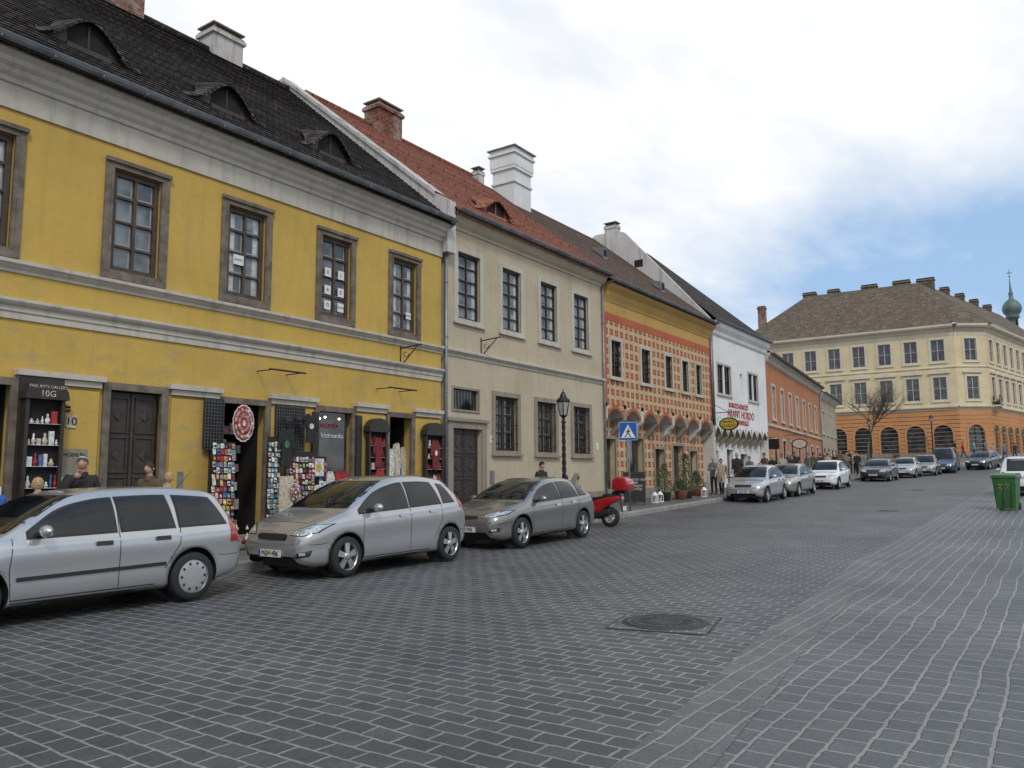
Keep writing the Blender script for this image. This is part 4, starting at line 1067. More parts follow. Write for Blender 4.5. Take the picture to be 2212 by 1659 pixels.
    for poly,m in S.get('tail',[]): patch(poly,'rear',m,.006,True,.04,'tail_light')
    for poly,m in S.get('tailside',[]): patch(poly,'side',m,.006,True,.04,'tail_light')
    mp=P()
    for sg in (1,-1):
        mx=S.get('mir',xa+.12); mz=lo(mx)+.05
        pr=[(.0,.02),(.04,.055),(.09,.068),(.14,.06),(.17,.03)]
        prof=[(0.0001,0)]+[(b,a) for a,b in pr]+[(.0001,.19)]
        i0=len(mp.v); mp.lathe([(b,a*1.0) for b,a in prof],12,paintm,axis='y',c=(0,0,0))
        for k in range(i0,len(mp.v)):
            vx,vy,vz=mp.v[k]; mp.v[k]=(mx+vx*1.0+.0,sg*(hw*.93+.03+vy*1.15),mz+vz*1.05+.02)
        mp.box(mx-.04,mx+.04,sg*(hw*.9) if sg>0 else -(hw*.93+.08),(hw*.93+.08) if sg>0 else -hw*.9,mz-.03,mz+.0,'plastic_black')
    mp.obj('mirrors',root)
    pl=P(); zpl=S.get('zplate',.42)
    hit=bvh.ray_cast(Vector((-1,0,zpl)),Vector((1,0,0)))[0]; fx=hit.x if hit else 0
    pl.box(fx-.03,fx-.012,-.26,.26,zpl-.055,zpl+.055,'m_white')
    pl.box(fx-.034,fx-.03,.215,.257,zpl-.05,zpl+.05,'sign_blue')
    hit=bvh.ray_cast(Vector((L+1,0,.75)),Vector((-1,0,0)))[0]; rx=hit.x if hit else L
    pl.box(rx+.005,rx+.02,-.26,.26,.7,.81,'m_white')
    for sg in (1,-1):
        a=bvh.ray_cast(Vector((-1,.1+.3*sg,zc0+.03)),Vector((1,0,0)))[0]; b=bvh.ray_cast(Vector((-1,.1+.3*sg-.5*1,zc0+.09)),Vector((1,0,0)))[0]
        if a and b: pl.cyl(a+Vector((-.02,0,.02)),b+Vector((-.02,0,.02)),.008,.006,5,'plastic_black')
    if S.get('rails'):
        for sg in (1,-1): pl.cyl((rf+.3,sg*.62*hw,top(rf+.3)+.05),(rr,sg*.60*hw,top(rr)+.05),.016,.016,8,S['rails'])
    pl.cyl((rr-.15,0,top(rr-.15)),(rr+.1,0,top(rr-.15)+.25),.006,.003,5,'plastic_black')
    pl.obj('plates_and_wipers',root)
    if plate: text(plate,.105,(fx-.036,-.015,zpl),(R(90),0,R(-90)),'black_ink',root,'plate_text',.001,sx=.95)
    for cx in (fo,fo+wb):
        for sg in (1,-1): make_wheel('wheel',root,cx,sg*(hw-.115),r,S['rim'],sg)
    return root
wagonS=dict(L=4.3,W=1.71,H=1.5,wb=2.61,fo=.87,r=.31,cowl=1.12,rf=1.98,rr=3.85,belt=(.88,.95),rail=.13,
 top=[(0,.58),(.04,.66),(.15,.74),(.4,.82),(.9,.93),(1.12,.97),(1.5,1.20),(1.98,1.42),(2.3,1.47),(3.0,1.49),(3.7,1.45),(3.95,1.38),(4.08,1.2),(4.2,.98),(4.26,.85),(4.3,.62)],
 wins=[(2.42,2.40,2.5),(3.2,3.12,3.28),(4.0,3.78,0)],lean=-.03,door0=1.25,doorb=2.46,door1=3.28,rub=True,rim='cap',rails=None,
 front=[([(.42,.6),(.72,.62),(.80,.72),(.45,.70)],'front','lamp_clear',.006),([(-.33,.58),(.33,.58),(.35,.66),(-.35,.66)],'front','plastic_black',.006),([(-.4,.28),(.4,.28),(.4,.36),(-.4,.36)],'front','plastic_black',.006)],
 tailside=[([(4.06,.72),(4.24,.72),(4.2,.98),(4.12,1.12),(4.07,1.05)],'lamp_red')],tail=[([(.55,.7),(.76,.7),(.70,1.0),(.62,1.05)],'lamp_red')])
vengaS=dict(L=4.07,W=1.765,H=1.6,wb=2.615,fo=.84,r=.315,cowl=.86,rf=1.85,rr=3.55,belt=(.90,1.08),rail=.14,
 top=[(0,.60),(.03,.69),(.1,.77),(.3,.88),(.6,.98),(.86,1.05),(1.3,1.31),(1.85,1.53),(2.2,1.59),(2.7,1.60),(3.3,1.55),(3.55,1.5),(3.75,1.36),(3.9,1.12),(4.0,.92),(4.07,.66)],
 wins=[(2.3,2.27,2.38),(3.2,3.06,3.28),(3.62,3.42,0)],lean=-.03,door0=1.2,doorb=2.34,door1=3.2,rim='s5',handle='rim_silver',mir=1.42,zplate=.4,
 front=[([(.40,.68),(.66,.67),(.80,.72),(.84,.85),(.66,.84),(.48,.76)],'front','plastic_black',.005),([(.42,.69),(.65,.68),(.785,.73),(.825,.84),(.66,.825),(.5,.755)],'front','lamp_clear',.008),
  ([(-.34,.60),(.34,.60),(.36,.68),(.3,.71),(-.3,.71),(-.36,.68)],'front','chrome',.006),([(-.32,.61),(.32,.61),(.34,.675),(.28,.70),(-.28,.70),(-.34,.675)],'front','plastic_black',.011),
  ([(-.5,.26),(.5,.26),(.58,.37),(-.58,.37)],'front','plastic_black',.006),([(.56,.33),(.74,.36),(.76,.46),(.6,.42)],'front','plastic_black',.006),([(.63,.38),(.70,.385),(.70,.43),(.63,.42)],'front','lamp_clear',.012)],
 tailside=[([(3.76,.98),(3.92,.92),(3.93,1.05),(3.80,1.22),(3.74,1.2)],'lamp_red')],tail=[([(.58,.9),(.78,.92),(.74,1.18),(.62,1.1)],'lamp_red')])
ceedS=dict(L=4.31,W=1.78,H=1.47,wb=2.65,fo=.89,r=.32,cowl=1.08,rf=2.05,rr=3.65,belt=(.84,1.02),rail=.13,
 top=[(0,.58),(.03,.67),(.1,.74),(.35,.83),(.8,.93),(1.08,.98),(1.5,1.2),(2.05,1.40),(2.4,1.46),(2.9,1.47),(3.4,1.41),(3.65,1.34),(3.95,1.15),(4.12,.98),(4.24,.86),(4.31,.62)],
 wins=[(2.5,2.46,2.58),(3.32,3.18,3.39),(3.78,3.5,0)],lean=-.03,door0=1.32,doorb=2.54,door1=3.32,rim='s5',handle='rim_silver',mir=1.55,zplate=.42,
 front=[([(.36,.66),(.62,.66),(.82,.72),(.84,.80),(.66,.80),(.45,.73)],'front','plastic_black',.005),([(.38,.67),(.62,.67),(.80,.73),(.825,.79),(.66,.785),(.47,.725)],'front','lamp_clear',.008),
  ([(-.32,.62),(.32,.62),(.33,.68),(.26,.71),(-.26,.71),(-.33,.68)],'front','chrome',.006),([(-.30,.63),(.30,.63),(.31,.675),(.25,.70),(-.25,.70),(-.31,.675)],'front','plastic_black',.011),
  ([(-.5,.27),(.5,.27),(.54,.36),(-.54,.36)],'front','plastic_black',.006),([(.58,.36),(.76,.38),(.77,.46),(.62,.44)],'front','plastic_black',.006),([(.64,.39),(.72,.395),(.72,.44),(.64,.43)],'front','lamp_clear',.012)],
 tailside=[([(3.98,.9),(4.17,.86),(4.14,1.0),(4.0,1.06)],'lamp_red')],tail=[([(.55,.88),(.8,.88),(.74,1.06),(.6,1.04)],'lamp_red')])
def gen(L,W,Hh,wb,fo,cowl,rf,rr,kind='hatch',rim='s5',r=.29,belt=(.86,.95),rails=None):
    if kind=='hatch': rear=[(rr,Hh-.08),(rr+(L-rr)*.45,Hh-.28),(rr+(L-rr)*.8,.95),(L-.04,.84),(L,.6)]
    elif kind=='wagon': rear=[(rr,Hh-.05),(rr+(L-rr)*.35,Hh-.14),(rr+(L-rr)*.75,1.0),(L-.04,.85),(L,.6)]
    elif kind=='van': rear=[(rr,Hh-.03),(L-.2,Hh-.12),(L-.08,1.2),(L-.03,.9),(L,.6)]
    else: rear=[(rr,Hh-.1),(rr+.55,1.02),(L-.25,.98),(L-.05,.9),(L,.62)]
    hz=.97*(.98 if kind!='van' else 1.1)
    top=[(0,.58),(.04,.67),(.15,.75),(.4,.83),(cowl-.1,hz-.05),(cowl,hz),((cowl+rf)/2,(hz+Hh)/2+.02),(rf,Hh-.06),(rf+.35,Hh-.005)]+[( (rf+rr)/2+.15,Hh)]+rear
    mid=(rf+rr)/2+.12
    wins=[(mid-.05,mid-.07,mid+.04),(rr-.12,rr-.2,rr-.04)]
    if kind in('wagon','van'): wins=[(mid-.3,mid-.32,mid-.22),(rr-.7,rr-.74,rr-.62),(rr+.1,rr-.05,0)]
    else: wins[1]=(rr+.02,rr-.12,0)
    return dict(L=L,W=W,H=Hh,wb=wb,fo=fo,r=r,cowl=cowl,rf=rf,rr=rr,belt=belt,top=top,wins=wins,door0=cowl+.15,doorb=wins[0][0]+.04,door1=wins[1][0]+.03,rim=rim,rails=rails,zplate=.43,
     front=[([(.38,.62),(.70,.63),(.78,.75),(.42,.74)],'front','lamp_clear',.006),([(-.32,.6),(.32,.6),(.34,.70),(-.34,.70)],'front','plastic_black',.006),([(-.5,.27),(.5,.27),(.5,.36),(-.5,.36)],'front','plastic_black',.006)],
     tail=[([(.55,.72),(.75,.72),(.70,.98),(.58,.95)],'lamp_red')],tailside=[([(L-.2,.7),(L-.08,.7),(L-.1,.92),(L-.2,.94)],'lamp_red')])
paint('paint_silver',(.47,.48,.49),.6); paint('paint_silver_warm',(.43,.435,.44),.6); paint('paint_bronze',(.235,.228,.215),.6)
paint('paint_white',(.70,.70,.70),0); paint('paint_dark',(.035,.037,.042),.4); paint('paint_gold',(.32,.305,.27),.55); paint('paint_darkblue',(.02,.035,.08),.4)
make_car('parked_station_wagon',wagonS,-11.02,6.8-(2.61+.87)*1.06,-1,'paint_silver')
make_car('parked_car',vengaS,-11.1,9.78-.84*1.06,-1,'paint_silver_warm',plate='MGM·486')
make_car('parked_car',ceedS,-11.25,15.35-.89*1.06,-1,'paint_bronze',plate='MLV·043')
lupo=gen(3.53,1.64,1.46,2.32,.66,.85,1.6,2.95,'hatch','s7')
make_car('parked_car',lupo,-11.3,33.4,-1,'paint_silver',plate='ZKP·692')
make_car('parked_car',gen(4.11,1.71,1.43,2.6,.85,1.1,1.9,3.3),-11.3,37.9,-1,'paint_gold',plate='HBK·128')
make_car('parked_car',gen(3.8,1.66,1.48,2.46,.78,.95,1.75,3.1),-11.2,45.8,-1,'paint_white',plate='JXU·204')
make_car('parked_station_wagon',gen(4.5,1.76,1.43,2.65,.9,1.2,2.05,3.8,'wagon'),-10.6,57.3,-1,'paint_dark',plate='KLM·310')
make_car('parked_car',gen(4.2,1.72,1.43,2.6,.85,1.1,1.9,3.3),-10.0,64.5,-1,'paint_silver')
make_car('parked_car',gen(4.2,1.75,1.55,2.6,.85,1.05,1.9,3.3),-9.3,69.6,-1,'paint_gold')
make_car('parked_van',gen(4.7,1.9,1.95,3.0,.9,.95,1.75,4.3,'van',r=.33,belt=(1.0,1.05)),-8.6,75.2,-1,'paint_darkblue')
make_car('parked_car',gen(4.5,1.76,1.43,2.65,.9,1.2,2.05,3.5,'sedan'),-6.5,79.5,-1,'paint_dark',roll=R(-12))
make_car('parked_car',gen(4.0,1.74,1.6,2.45,.8,1.0,1.7,3.4,'wagon',r=.33,rails='plastic_black'),-1.6,40.6,1,'paint_white')
# ============================================================ scooter
def scooter():
    mt=Matrix.Translation((-11.25,21.35,H(-11.1,21.3)))@Matrix.Rotation(R(184),4,'Z')@Matrix.Scale(1.1,4)
    root=empty('motor_scooter',mat=mt)
    q=P()
    for x in (0,1.42):
        r=.27
        q.lathe([(r*.6,-.06),(r*.88,-.065),(r*.99,-.03),(r,0),(r*.99,.03),(r*.88,.065),(r*.6,.06)],28,'tyre',axis='y',c=(x,0,r))
        q.lathe([(r*.6,-.04),(r*.58,0),(r*.6,.04)],24,'rim_silver',axis='y',c=(x,0,r)); q.cyl((x,-.07,r),(x,.07,r),.045,.045,12,'rim_silver')
        for k in range(5):
            t=k*1.2566; q.cyl((x,0,r),(x+r*.6*math.cos(t),0,r+r*.6*math.sin(t)),.02,.018,6,'rim_silver')
    q.cyl((1.42,.09,.27),(1.20,.07,.80),.025,.025,8,'plastic_black'); q.cyl((1.42,-.09,.27),(1.20,-.07,.80),.025,.025,8,'plastic_black')
    q.cyl((1.18,0,.78),(1.08,0,1.08),.03,.03,8,'plastic_black')
    q.cyl((1.05,-.33,1.08),(1.08,0,1.06),.018,.018,8,'plastic_black'); q.cyl((1.05,.33,1.08),(1.08,0,1.06),.018,.018,8,'plastic_black')
    for s in (1,-1):
        q.cyl((1.1,s*.25,1.08),(1.12,s*.34,1.3),.008,.008,5,'plastic_black'); q.lathe([(0,-.015),(.065,-.012),(.065,.012),(0,.015)],14,'plastic_black',axis='x',c=(1.12,s*.35,1.33))
    q.cyl((-.02,-.13,.32),(.42,-.15,.24),.055,.05,12,'zinc'); q.cyl((.42,-.15,.24),(.6,-.1,.22),.03,.03,8,'zinc')
    q.cyl((.55,.12,.25),(.48,.28,.0),.014,.014,6,'iron_black')
    q.obj('wheels_and_fork',root)
    def slab(name,pts,w,m,bev=.05,c=0):
        s=P(); s.extr(pts,'y',c-w,c+w,m); o=s.obj(name,root,bevel=bev,merge=True); o.modifiers['b'].segments=4
        for f in o.data.polygons: f.use_smooth=True
        return o
    slab('rear_body',[(-.34,.78),(-.30,.70),(-.05,.60),(.2,.42),(.5,.34),(.62,.40),(.62,.62),(.3,.74),(0,.80),(-.3,.84)],.16,'scooter_red')
    slab('lower_body',[(-.05,.36),(.15,.30),(.55,.2),(.98,.2),(.98,.3),(.62,.38),(.2,.44),(-.02,.5)],.15,'plastic_black',.03)
    slab('leg_shield',[(.96,.22),(1.08,.24),(1.2,.55),(1.3,.75),(1.25,.98),(1.12,1.06),(1.06,.98),(1.06,.6)],.2,'scooter_red')
    slab('front_fender',[(1.18,.5),(1.3,.58),(1.5,.58),(1.66,.48),(1.68,.42),(1.5,.53),(1.3,.52)],.075,'scooter_red',.02)
    slab('seat',[(-.32,.86),(-.3,.80),(.1,.78),(.3,.74),(.66,.62),(.68,.68),(.45,.80),(.2,.82),(.1,.90)],.14,'seat_black',.035)
    slab('top_case',[(-.64,1.02),(-.60,.96),(-.2,.96),(-.14,1.02),(-.15,1.24),(-.26,1.34),(-.5,1.34),(-.62,1.24)],.23,'scooter_red',.08)
    slab('rack',[(-.5,.90),(-.1,.86),(-.1,.955),(-.5,.955)],.1,'plastic_black',.01)
    slab('tail_lamp',[(-.38,.74),(-.34,.74),(-.32,.82),(-.36,.82)],.1,'lamp_red',.01)
    slab('rear_fender',[(-.34,.7),(-.3,.7),(-.36,.42),(-.40,.42)],.07,'plastic_black',.01)
    s=P(); s.box(-.43,-.41,-.1,.1,.44,.56,'m_white'); s.obj('plate',root)
    s=P()
    for i in range(6):
        t0=i/6;t1=(i+1)/6
        for j in range(6):
            a0=(j/6-.5)*2;a1=((j+1)/6-.5)*2
            def pt(t,a): w=.22*(1-.35*t); return (1.26-.22*t-.06*a*a,a*w,1.0+.45*t)
            s.poly([pt(t0,a0),pt(t0,a1),pt(t1,a1),pt(t1,a0)],'lamp_glass',True)
    s.obj('windscreen',root)
scooter()
# ============================================================ street lamp
def streetlamp(x,y,base,h=4.1):
    root=empty('street_lamp',(x,y,base)); q=P()
    q.lathe([(.19,0),(.19,.12),(.15,.16),(.15,.45),(.17,.5),(.12,.58),(.10,.9),(.12,.95),(.075,1.02)],10,'iron_black')
    n=12; zs=[1.02+i*(h-1.02-1.0)/40 for i in range(41)]; i0=len(q.v)
    for i,z in enumerate(zs):
        for k in range(n):
            t=2*math.pi*k/n+ i*.35; rr=(.062-.014*i/40)*(1+.22*math.cos(4*(t-i*.35)))
            q.v.append((rr*math.cos(t),rr*math.sin(t),z))
    for i in range(40):
        for k in range(n): q.f.append((i0+i*n+k,i0+i*n+(k+1)%n,i0+(i+1)*n+(k+1)%n,i0+(i+1)*n+k)); q.m.append(q.mi('iron_black')); q.sm.append(True)
    zt=h-1.0
    q.lathe([(.04,zt),(.09,zt+.03),(.05,zt+.08),(.04,zt+.16),(.08,zt+.2),(.12,zt+.23)],10,'iron_black')
    for k in range(6):
        t0=math.pi/3*k;t1=t0+math.pi/3
        def c(r,t,z): return (r*math.cos(t),r*math.sin(t),z)
        q.poly([c(.115,t0,zt+.24),c(.115,t1,zt+.24),c(.2,t1,zt+.66),c(.2,t0,zt+.66)],'lamp_glass')
        q.cyl(c(.117,t0,zt+.23),c(.205,t0,zt+.67),.016,.016,5,'iron_black')
        q.cyl(c(.205,t0,zt+.67),c(.205,t1,zt+.67),.018,.018,5,'iron_black'); q.cyl(c(.117,t0,zt+.24),c(.117,t1,zt+.24),.013,.013,5,'iron_black')
        q.cyl(c(.21,t0,zt+.67),c(.225,t0,zt+.76),.018,.005,5,'iron_black')
    q.lathe([(.22,zt+.67),(.17,zt+.76),(.1,zt+.83),(.1,zt+.88),(.05,zt+.93),(.06,zt+.96),(.015,zt+1.0),(.01,zt+1.08),(0,zt+1.09)],12,'iron_black')
    q.obj('post_and_lantern',root); return root
streetlamp(-12.7,21.15,SWZ(-12.75,20.9),3.95)
streetlamp(-15.6,84,SWZ(-15.6,84),4.6); streetlamp(-11.5,95,SWZ(-11.5,95),4.6)
def pedsign():
    x,y=-12.55,25.3; z=SWZ(x,y)
    root=empty('pedestrian_crossing_sign',(x,y,z),R(14)); q=P()
    q.cyl((0,0,-.05),(0,0,3.12),.03,.03,10,'zinc')
    q.box(-.32,.32,-.045,-.032,2.45,3.09,'m_white'); q.box(-.305,.305,-.05,-.0455,2.465,3.075,'sign_blue')
    q.poly([(-.26,-.053,2.53),(.26,-.053,2.53),(0,-.053,3.0)],'white_paint')
    def pl(pts): q.poly([(a,-.056,2.53+b) for a,b in pts],'black_ink')
    pl([(.02+.028*math.cos(t*.785),.325+.028*math.sin(t*.785)) for t in range(8)])
    pl([(-.03,.17),(.03,.17),(.04,.285),(-.015,.285)])
    pl([(-.03,.18),(.01,.18),(-.06,.07),(-.12,.03),(-.14,.05),(-.09,.09)]); pl([(.0,.18),(.035,.18),(.07,.1),(.12,.03),(.085,.03),(.04,.08)])
    pl([(-.015,.28),(-.09,.2),(-.075,.185),(-.01,.245)]); pl([(.03,.28),(.1,.21),(.085,.195),(.03,.24)])
    for k in range(5): pl([(-.2+k*.085,0.0),(-.165+k*.085,0.0),(-.16+k*.08,.022),(-.19+k*.08,.022)])
    q.obj('pole_and_board',root)
pedsign()
def bin_():
    x,y=-1.72,31.9; root=empty('wheelie_bin',mat=Matrix.Translation((x,y,H(x,y)))@Matrix.Rotation(R(-8),4,'Z')@Matrix.Scale(1.16,4)); q=P()
    b=[(-.24,-.26),(.24,-.26),(.24,.26),(-.24,.26)]; t=[(-.30,-.34),(.30,-.34),(.30,.34),(-.30,.34)]
    for i in range(4):
        a,c=b[i],b[(i+1)%4]; d,e=t[(i+1)%4],t[i]
        q.poly([(a[0],a[1],.04),(c[0],c[1],.04),(d[0],d[1],.95),(e[0],e[1],.95)],'bin_green')
    q.poly([(a,c,.04) for a,c in b],'bin_green')
    q.box(-.325,.325,-.365,.365,.92,.98,'bin_green')
    q.extr([(-.37,.985),(.36,.985),(.36,1.02),(.2,1.07),(-.2,1.06),(-.37,1.01)],'x',-.32,.32,'bin_lid')
    for s in (-.2,0,.2): q.box(s-.012,s+.012,-.345,-.26,.12,.9,'bin_green')
    q.cyl((-.28,.42,.96),(.28,.42,.96),.018,.018,8,'bin_green')
    for s in (-.24,.24):
        q.cyl((s-.03,.27,.1),(s+.03,.27,.1),.1,.1,18,'tyre'); q.box(s-.02,s+.02,.3,.44,.9,.97,'bin_green')
    q.obj('body_and_lid',root,bevel=.01)
    q=P(); 
    for k in range(9):
        a=-.16+k*.035; q.cyl((a,-.318,.62+.04*math.sin(k*2)),(a+.035,-.318,.62+.04*math.sin(k*2+2)),.006,.006,4,'m_yellow')
        q.cyl((a,-.325,.72+.04*math.sin(k*2.4)),(a+.035,-.325,.72+.04*math.sin(k*2.4+2.4)),.006,.006,4,'m_yellow')
    q.obj('chalk_scrawl',root)
bin_()
# ============================================================ people
def person(name,x,y,z,face,jacket='jacket_black',legs='trousers_dark',hair='hair_dark',h=1.75,pose='stand',hat=None,long=False):
    s=h/1.75
    root=empty(name,mat=Matrix.Translation((x,y,z))@Matrix.Rotation(face,4,'Z')@Matrix.Scale(s,4))
    J={'pel':(0,0,.95),'sp':(0,.01,1.12),'ch':(0,.0,1.32),'nb':(0,.01,1.46),'nk':(0,-.005,1.55),
       'sl':(.17,.01,1.42),'el':(.24,.03,1.15),'wl':(.25,-.04,.92),'sr':(-.17,.01,1.42),'er':(-.24,.03,1.15),'wr':(-.25,-.04,.92),
       'hl':(.09,0,.88),'kl':(.10,-.02,.50),'al':(.10,.02,.10),'tl':(.11,-.14,.045),'hr':(-.09,0,.88),'kr':(-.10,-.02,.50),'ar':(-.10,.02,.10),'tr':(-.11,-.14,.045)}
    if pose=='walk': J.update({'kl':(.09,-.16,.52),'al':(.09,-.22,.13),'tl':(.09,-.38,.09),'kr':(-.09,.06,.5),'ar':(-.09,.28,.16),'tr':(-.09,.16,.045),'wl':(.25,.12,.95),'el':(.23,.12,1.17),'er':(-.23,-.04,1.17),'wr':(-.24,-.22,1.0)})
    if pose=='chin': J.update({'er':(-.25,-.16,1.18),'wr':(-.06,-.22,1.44)})
    if pose=='hold': J.update({'er':(-.22,-.06,1.15),'wr':(-.1,-.27,1.2),'el':(.22,-.06,1.15),'wl':(.1,-.27,1.2)})
    rad={'pel':.15,'sp':.145,'ch':.165,'nb':.085,'nk':.055,'sl':.085,'el':.058,'wl':.042,'sr':.085,'er':.058,'wr':.042,'hl':.10,'kl':.068,'al':.048,'tl':.042,'hr':.10,'kr':.068,'ar':.048,'tr':.042}
    E=[('pel','sp'),('sp','ch'),('ch','nb'),('nb','nk'),('ch','sl'),('sl','el'),('el','wl'),('ch','sr'),('sr','er'),('er','wr'),('pel','hl'),('hl','kl'),('kl','al'),('al','tl'),('pel','hr'),('hr','kr'),('kr','ar'),('ar','tr')]
    names=list(J); me=bpy.data.meshes.new('b'); me.from_pydata([J[n] for n in names],[(names.index(a),names.index(b)) for a,b in E],[])
    ob=bpy.data.objects.new('b',me); COL.objects.link(ob)
    ob.modifiers.new('s','SKIN'); sk=me.skin_vertices[0].data
    for i,n in enumerate(names):
        rr=rad[n]; sk[i].radius=(rr*(1.15 if n in('pel','ch','sp') else 1),rr*(.82 if n in('pel','ch','sp') else 1)); sk[i].use_root=(n=='pel')
    sb=ob.modifiers.new('u','SUBSURF'); sb.levels=2; sb.render_levels=2
    dg=bpy.context.evaluated_depsgraph_get(); m2=bpy.data.meshes.new_from_object(ob.evaluated_get(dg)); bpy.data.objects.remove(ob)
    m2.materials.clear()
    for m in (jacket,legs,'skin','plastic_black'): m2.materials.append(MATS[m])
    hem=.62 if long else .86
    for p_ in m2.polygons:
        c=p_.center; p_.use_smooth=True
        k=0
        if c.z<hem and abs(c.x)<.215: k=1
        if c.z<.1: k=3
        if c.z>1.50 and abs(c.x)<.09 and (Vector(c)-Vector(J['wr'])).length>.12: k=2
        p_.material_index=k
    o=bpy.data.objects.new('body',m2); link(o,root)
    q=P()
    hc=Vector((0,-.02,1.655)); i0=len(q.v); n=20; m_=14
    for i in range(m_+1):
        ph=math.pi*i/m_; 
        for k in range(n):
            t=2*math.pi*k/n; dx,dy,dz=math.sin(ph)*math.cos(t),math.sin(ph)*math.sin(t),math.cos(ph)
            rx,ry,rz=.074,.094,.118
            jaw=1-.28*max(0,-dz)**1.2
            v=Vector((dx*rx*jaw,dy*ry*(jaw if dy<0 else 1),dz*rz))
            if dy<0: v.y-=.022*math.exp(-((v.x/.014)**2)-(((v.z+.015)/.022)**2)); v.y+=.008*math.exp(-(((abs(v.x)-.03)/.015)**2)-(((v.z-.012)/.014)**2)); v.y-=.006*math.exp(-((v.x/.022)**2)-(((v.z+.062)/.01)**2))
            q.v.append(tuple(hc+v))
    for i in range(m_):
        for k in range(n): q.f.append((i0+i*n+k,i0+i*n+(k+1)%n,i0+(i+1)*n+(k+1)%n,i0+(i+1)*n+k)); q.m.append(q.mi('skin')); q.sm.append(True)
    q.cyl((0,-.0,1.50),(0,-.01,1.58),.055,.05,12,'skin',caps=False)
    for sg in (1,-1):
        q.lathe([(0,-.006),(.018,-.004),(.022,.004),(0,.008)],8,'skin',axis='x',c=(sg*.076,.0,1.65))
        q.lathe([(0,-.004),(.011,0),(0,.004)],8,'m_white',axis='y',c=(sg*.03,-.099,1.668)); q.lathe([(0,-.003),(.005,0),(0,.003)],6,'black_ink',axis='y',c=(sg*.03,-.103,1.668))
        q.box(sg*.03-.016,sg*.03+.016,-.107,-.098,1.688,1.694,hair)
    q.box(-.022,.022,-.108,-.1,1.594,1.600,'red_ink')
    i0=len(q.v); mm=hat or hair; ex=1.12 if hat else 1.07
    rows=10
    for i in range(rows+1):
        for k in range(n):
            t=2*math.pi*k/n; front=max(0,-math.sin(t)); lim=(1.62 if hat else (1.9 if not long else 2.5))-front*(.42 if hat else .75 if not long else 1.35); ph=lim*i/rows
            dx,dy,dz=math.sin(ph)*math.cos(t),math.sin(ph)*math.sin(t),math.cos(ph)
            q.v.append(tuple(hc+Vector((dx*.074*ex+ (0),dy*.094*ex+.004,dz*.118*ex+.006))))
    for i in range(rows):
        for k in range(n): q.f.append((i0+i*n+k,i0+i*n+(k+1)%n,i0+(i+1)*n+(k+1)%n,i0+(i+1)*n+k)); q.m.append(q.mi('m_white' if (hat=='beanie_grey' and i in (6,)) else mm)); q.sm.append(True)
    q.lathe([(.095,1.445),(.088,1.50),(.072,1.53),(.064,1.50)],14,jacket,c=(0,.005,0))
    for w,e,sg in (('wl','el',1),('wr','er',-1)):
        a=Vector(J[w]); d=(a-Vector(J[e])).normalized(); side=Vector((1,0,0))*sg; nrm=d.cross(side).normalized(); side=nrm.cross(d).normalized()
        c0=a; c1=a+d*.085
        q.cyl(c0,c1,.028,.036,8,'skin')
        for k in range(4):
            off=(k-1.5)*.019; ln=[.062,.075,.07,.055][k]
            b0=c1-d*.005+side*off; b1=b0+d*ln*.55+nrm*.008; b2=b1+d*ln*.35+nrm*.028
            q.cyl(b0,b1,.0092,.0085,6,'skin'); q.cyl(b1,b2,.0085,.007,6,'skin')
        t0=c0+d*.025+nrm*.02-side*.025; t1=t0+d*.03+nrm*.03-side*.015; t2=t1+d*.03+nrm*.005
        q.cyl(t0,t1,.012,.010,6,'skin'); q.cyl(t1,t2,.010,.008,6,'skin')
    q.obj('head_and_hands',root)
    return root
def pp(x,y,*a,**k): 
    z=SWZ(x,y) if x<kx(y) else H(x,y)
    return person('pedestrian',x,y,z+.0,*a,**k)
pp(-12.95,6.62,R(55),pose='chin',hat='beanie_grey',h=1.84)
pp(-12.9,5.95,R(-20),jacket='jacket_beige',hair='hair_blond',h=1.5,long=True)
pp(-13.3,7.98,R(20),jacket='jacket_brown',h=1.74)
pp(-13.5,8.45,R(120),jacket='jacket_beige',hair='hair_blond',h=1.56,long=True)
pp(-12.9,5.3,R(80),jacket='jacket_blue',hat='jacket_blue',h=1.5)
pp(-12.95,20.25,R(80),jacket='jacket_black',h=1.74,hat='jacket_black')
pp(-13.3,35.4,R(-5),jacket='jacket_grey',hair='hair_blond',h=1.72,pose='hold')
pp(-12.9,35.3,R(10),jacket='jacket_beige',hair='hair_dark',h=1.64,long=True,pose='walk')
cl=['jacket_black','jacket_grey','jacket_brown','jacket_black','jacket_beige','jacket_black','jeans']
for i in range(20):
    pp(-12.75-random.random()*1.2,39.5+i*1.4+random.random(),R(random.choice([0,180])+random.uniform(-40,40)),jacket=cl[i%7],legs=random.choice(['jeans','trousers_dark']),h=random.uniform(1.66,1.86),pose=random.choice(['walk','stand','hold']),hair=random.choice(['hair_dark','hair_dark','hair_blond']))
for i in range(7):
    pp(-9.5+i*.9,92+random.random()*5,R(random.uniform(0,360)),jacket=['jacket_black','m_red','m_teal','jacket_grey','jacket_beige','m_blue','jacket_black'][i],legs='jeans',pose='walk')
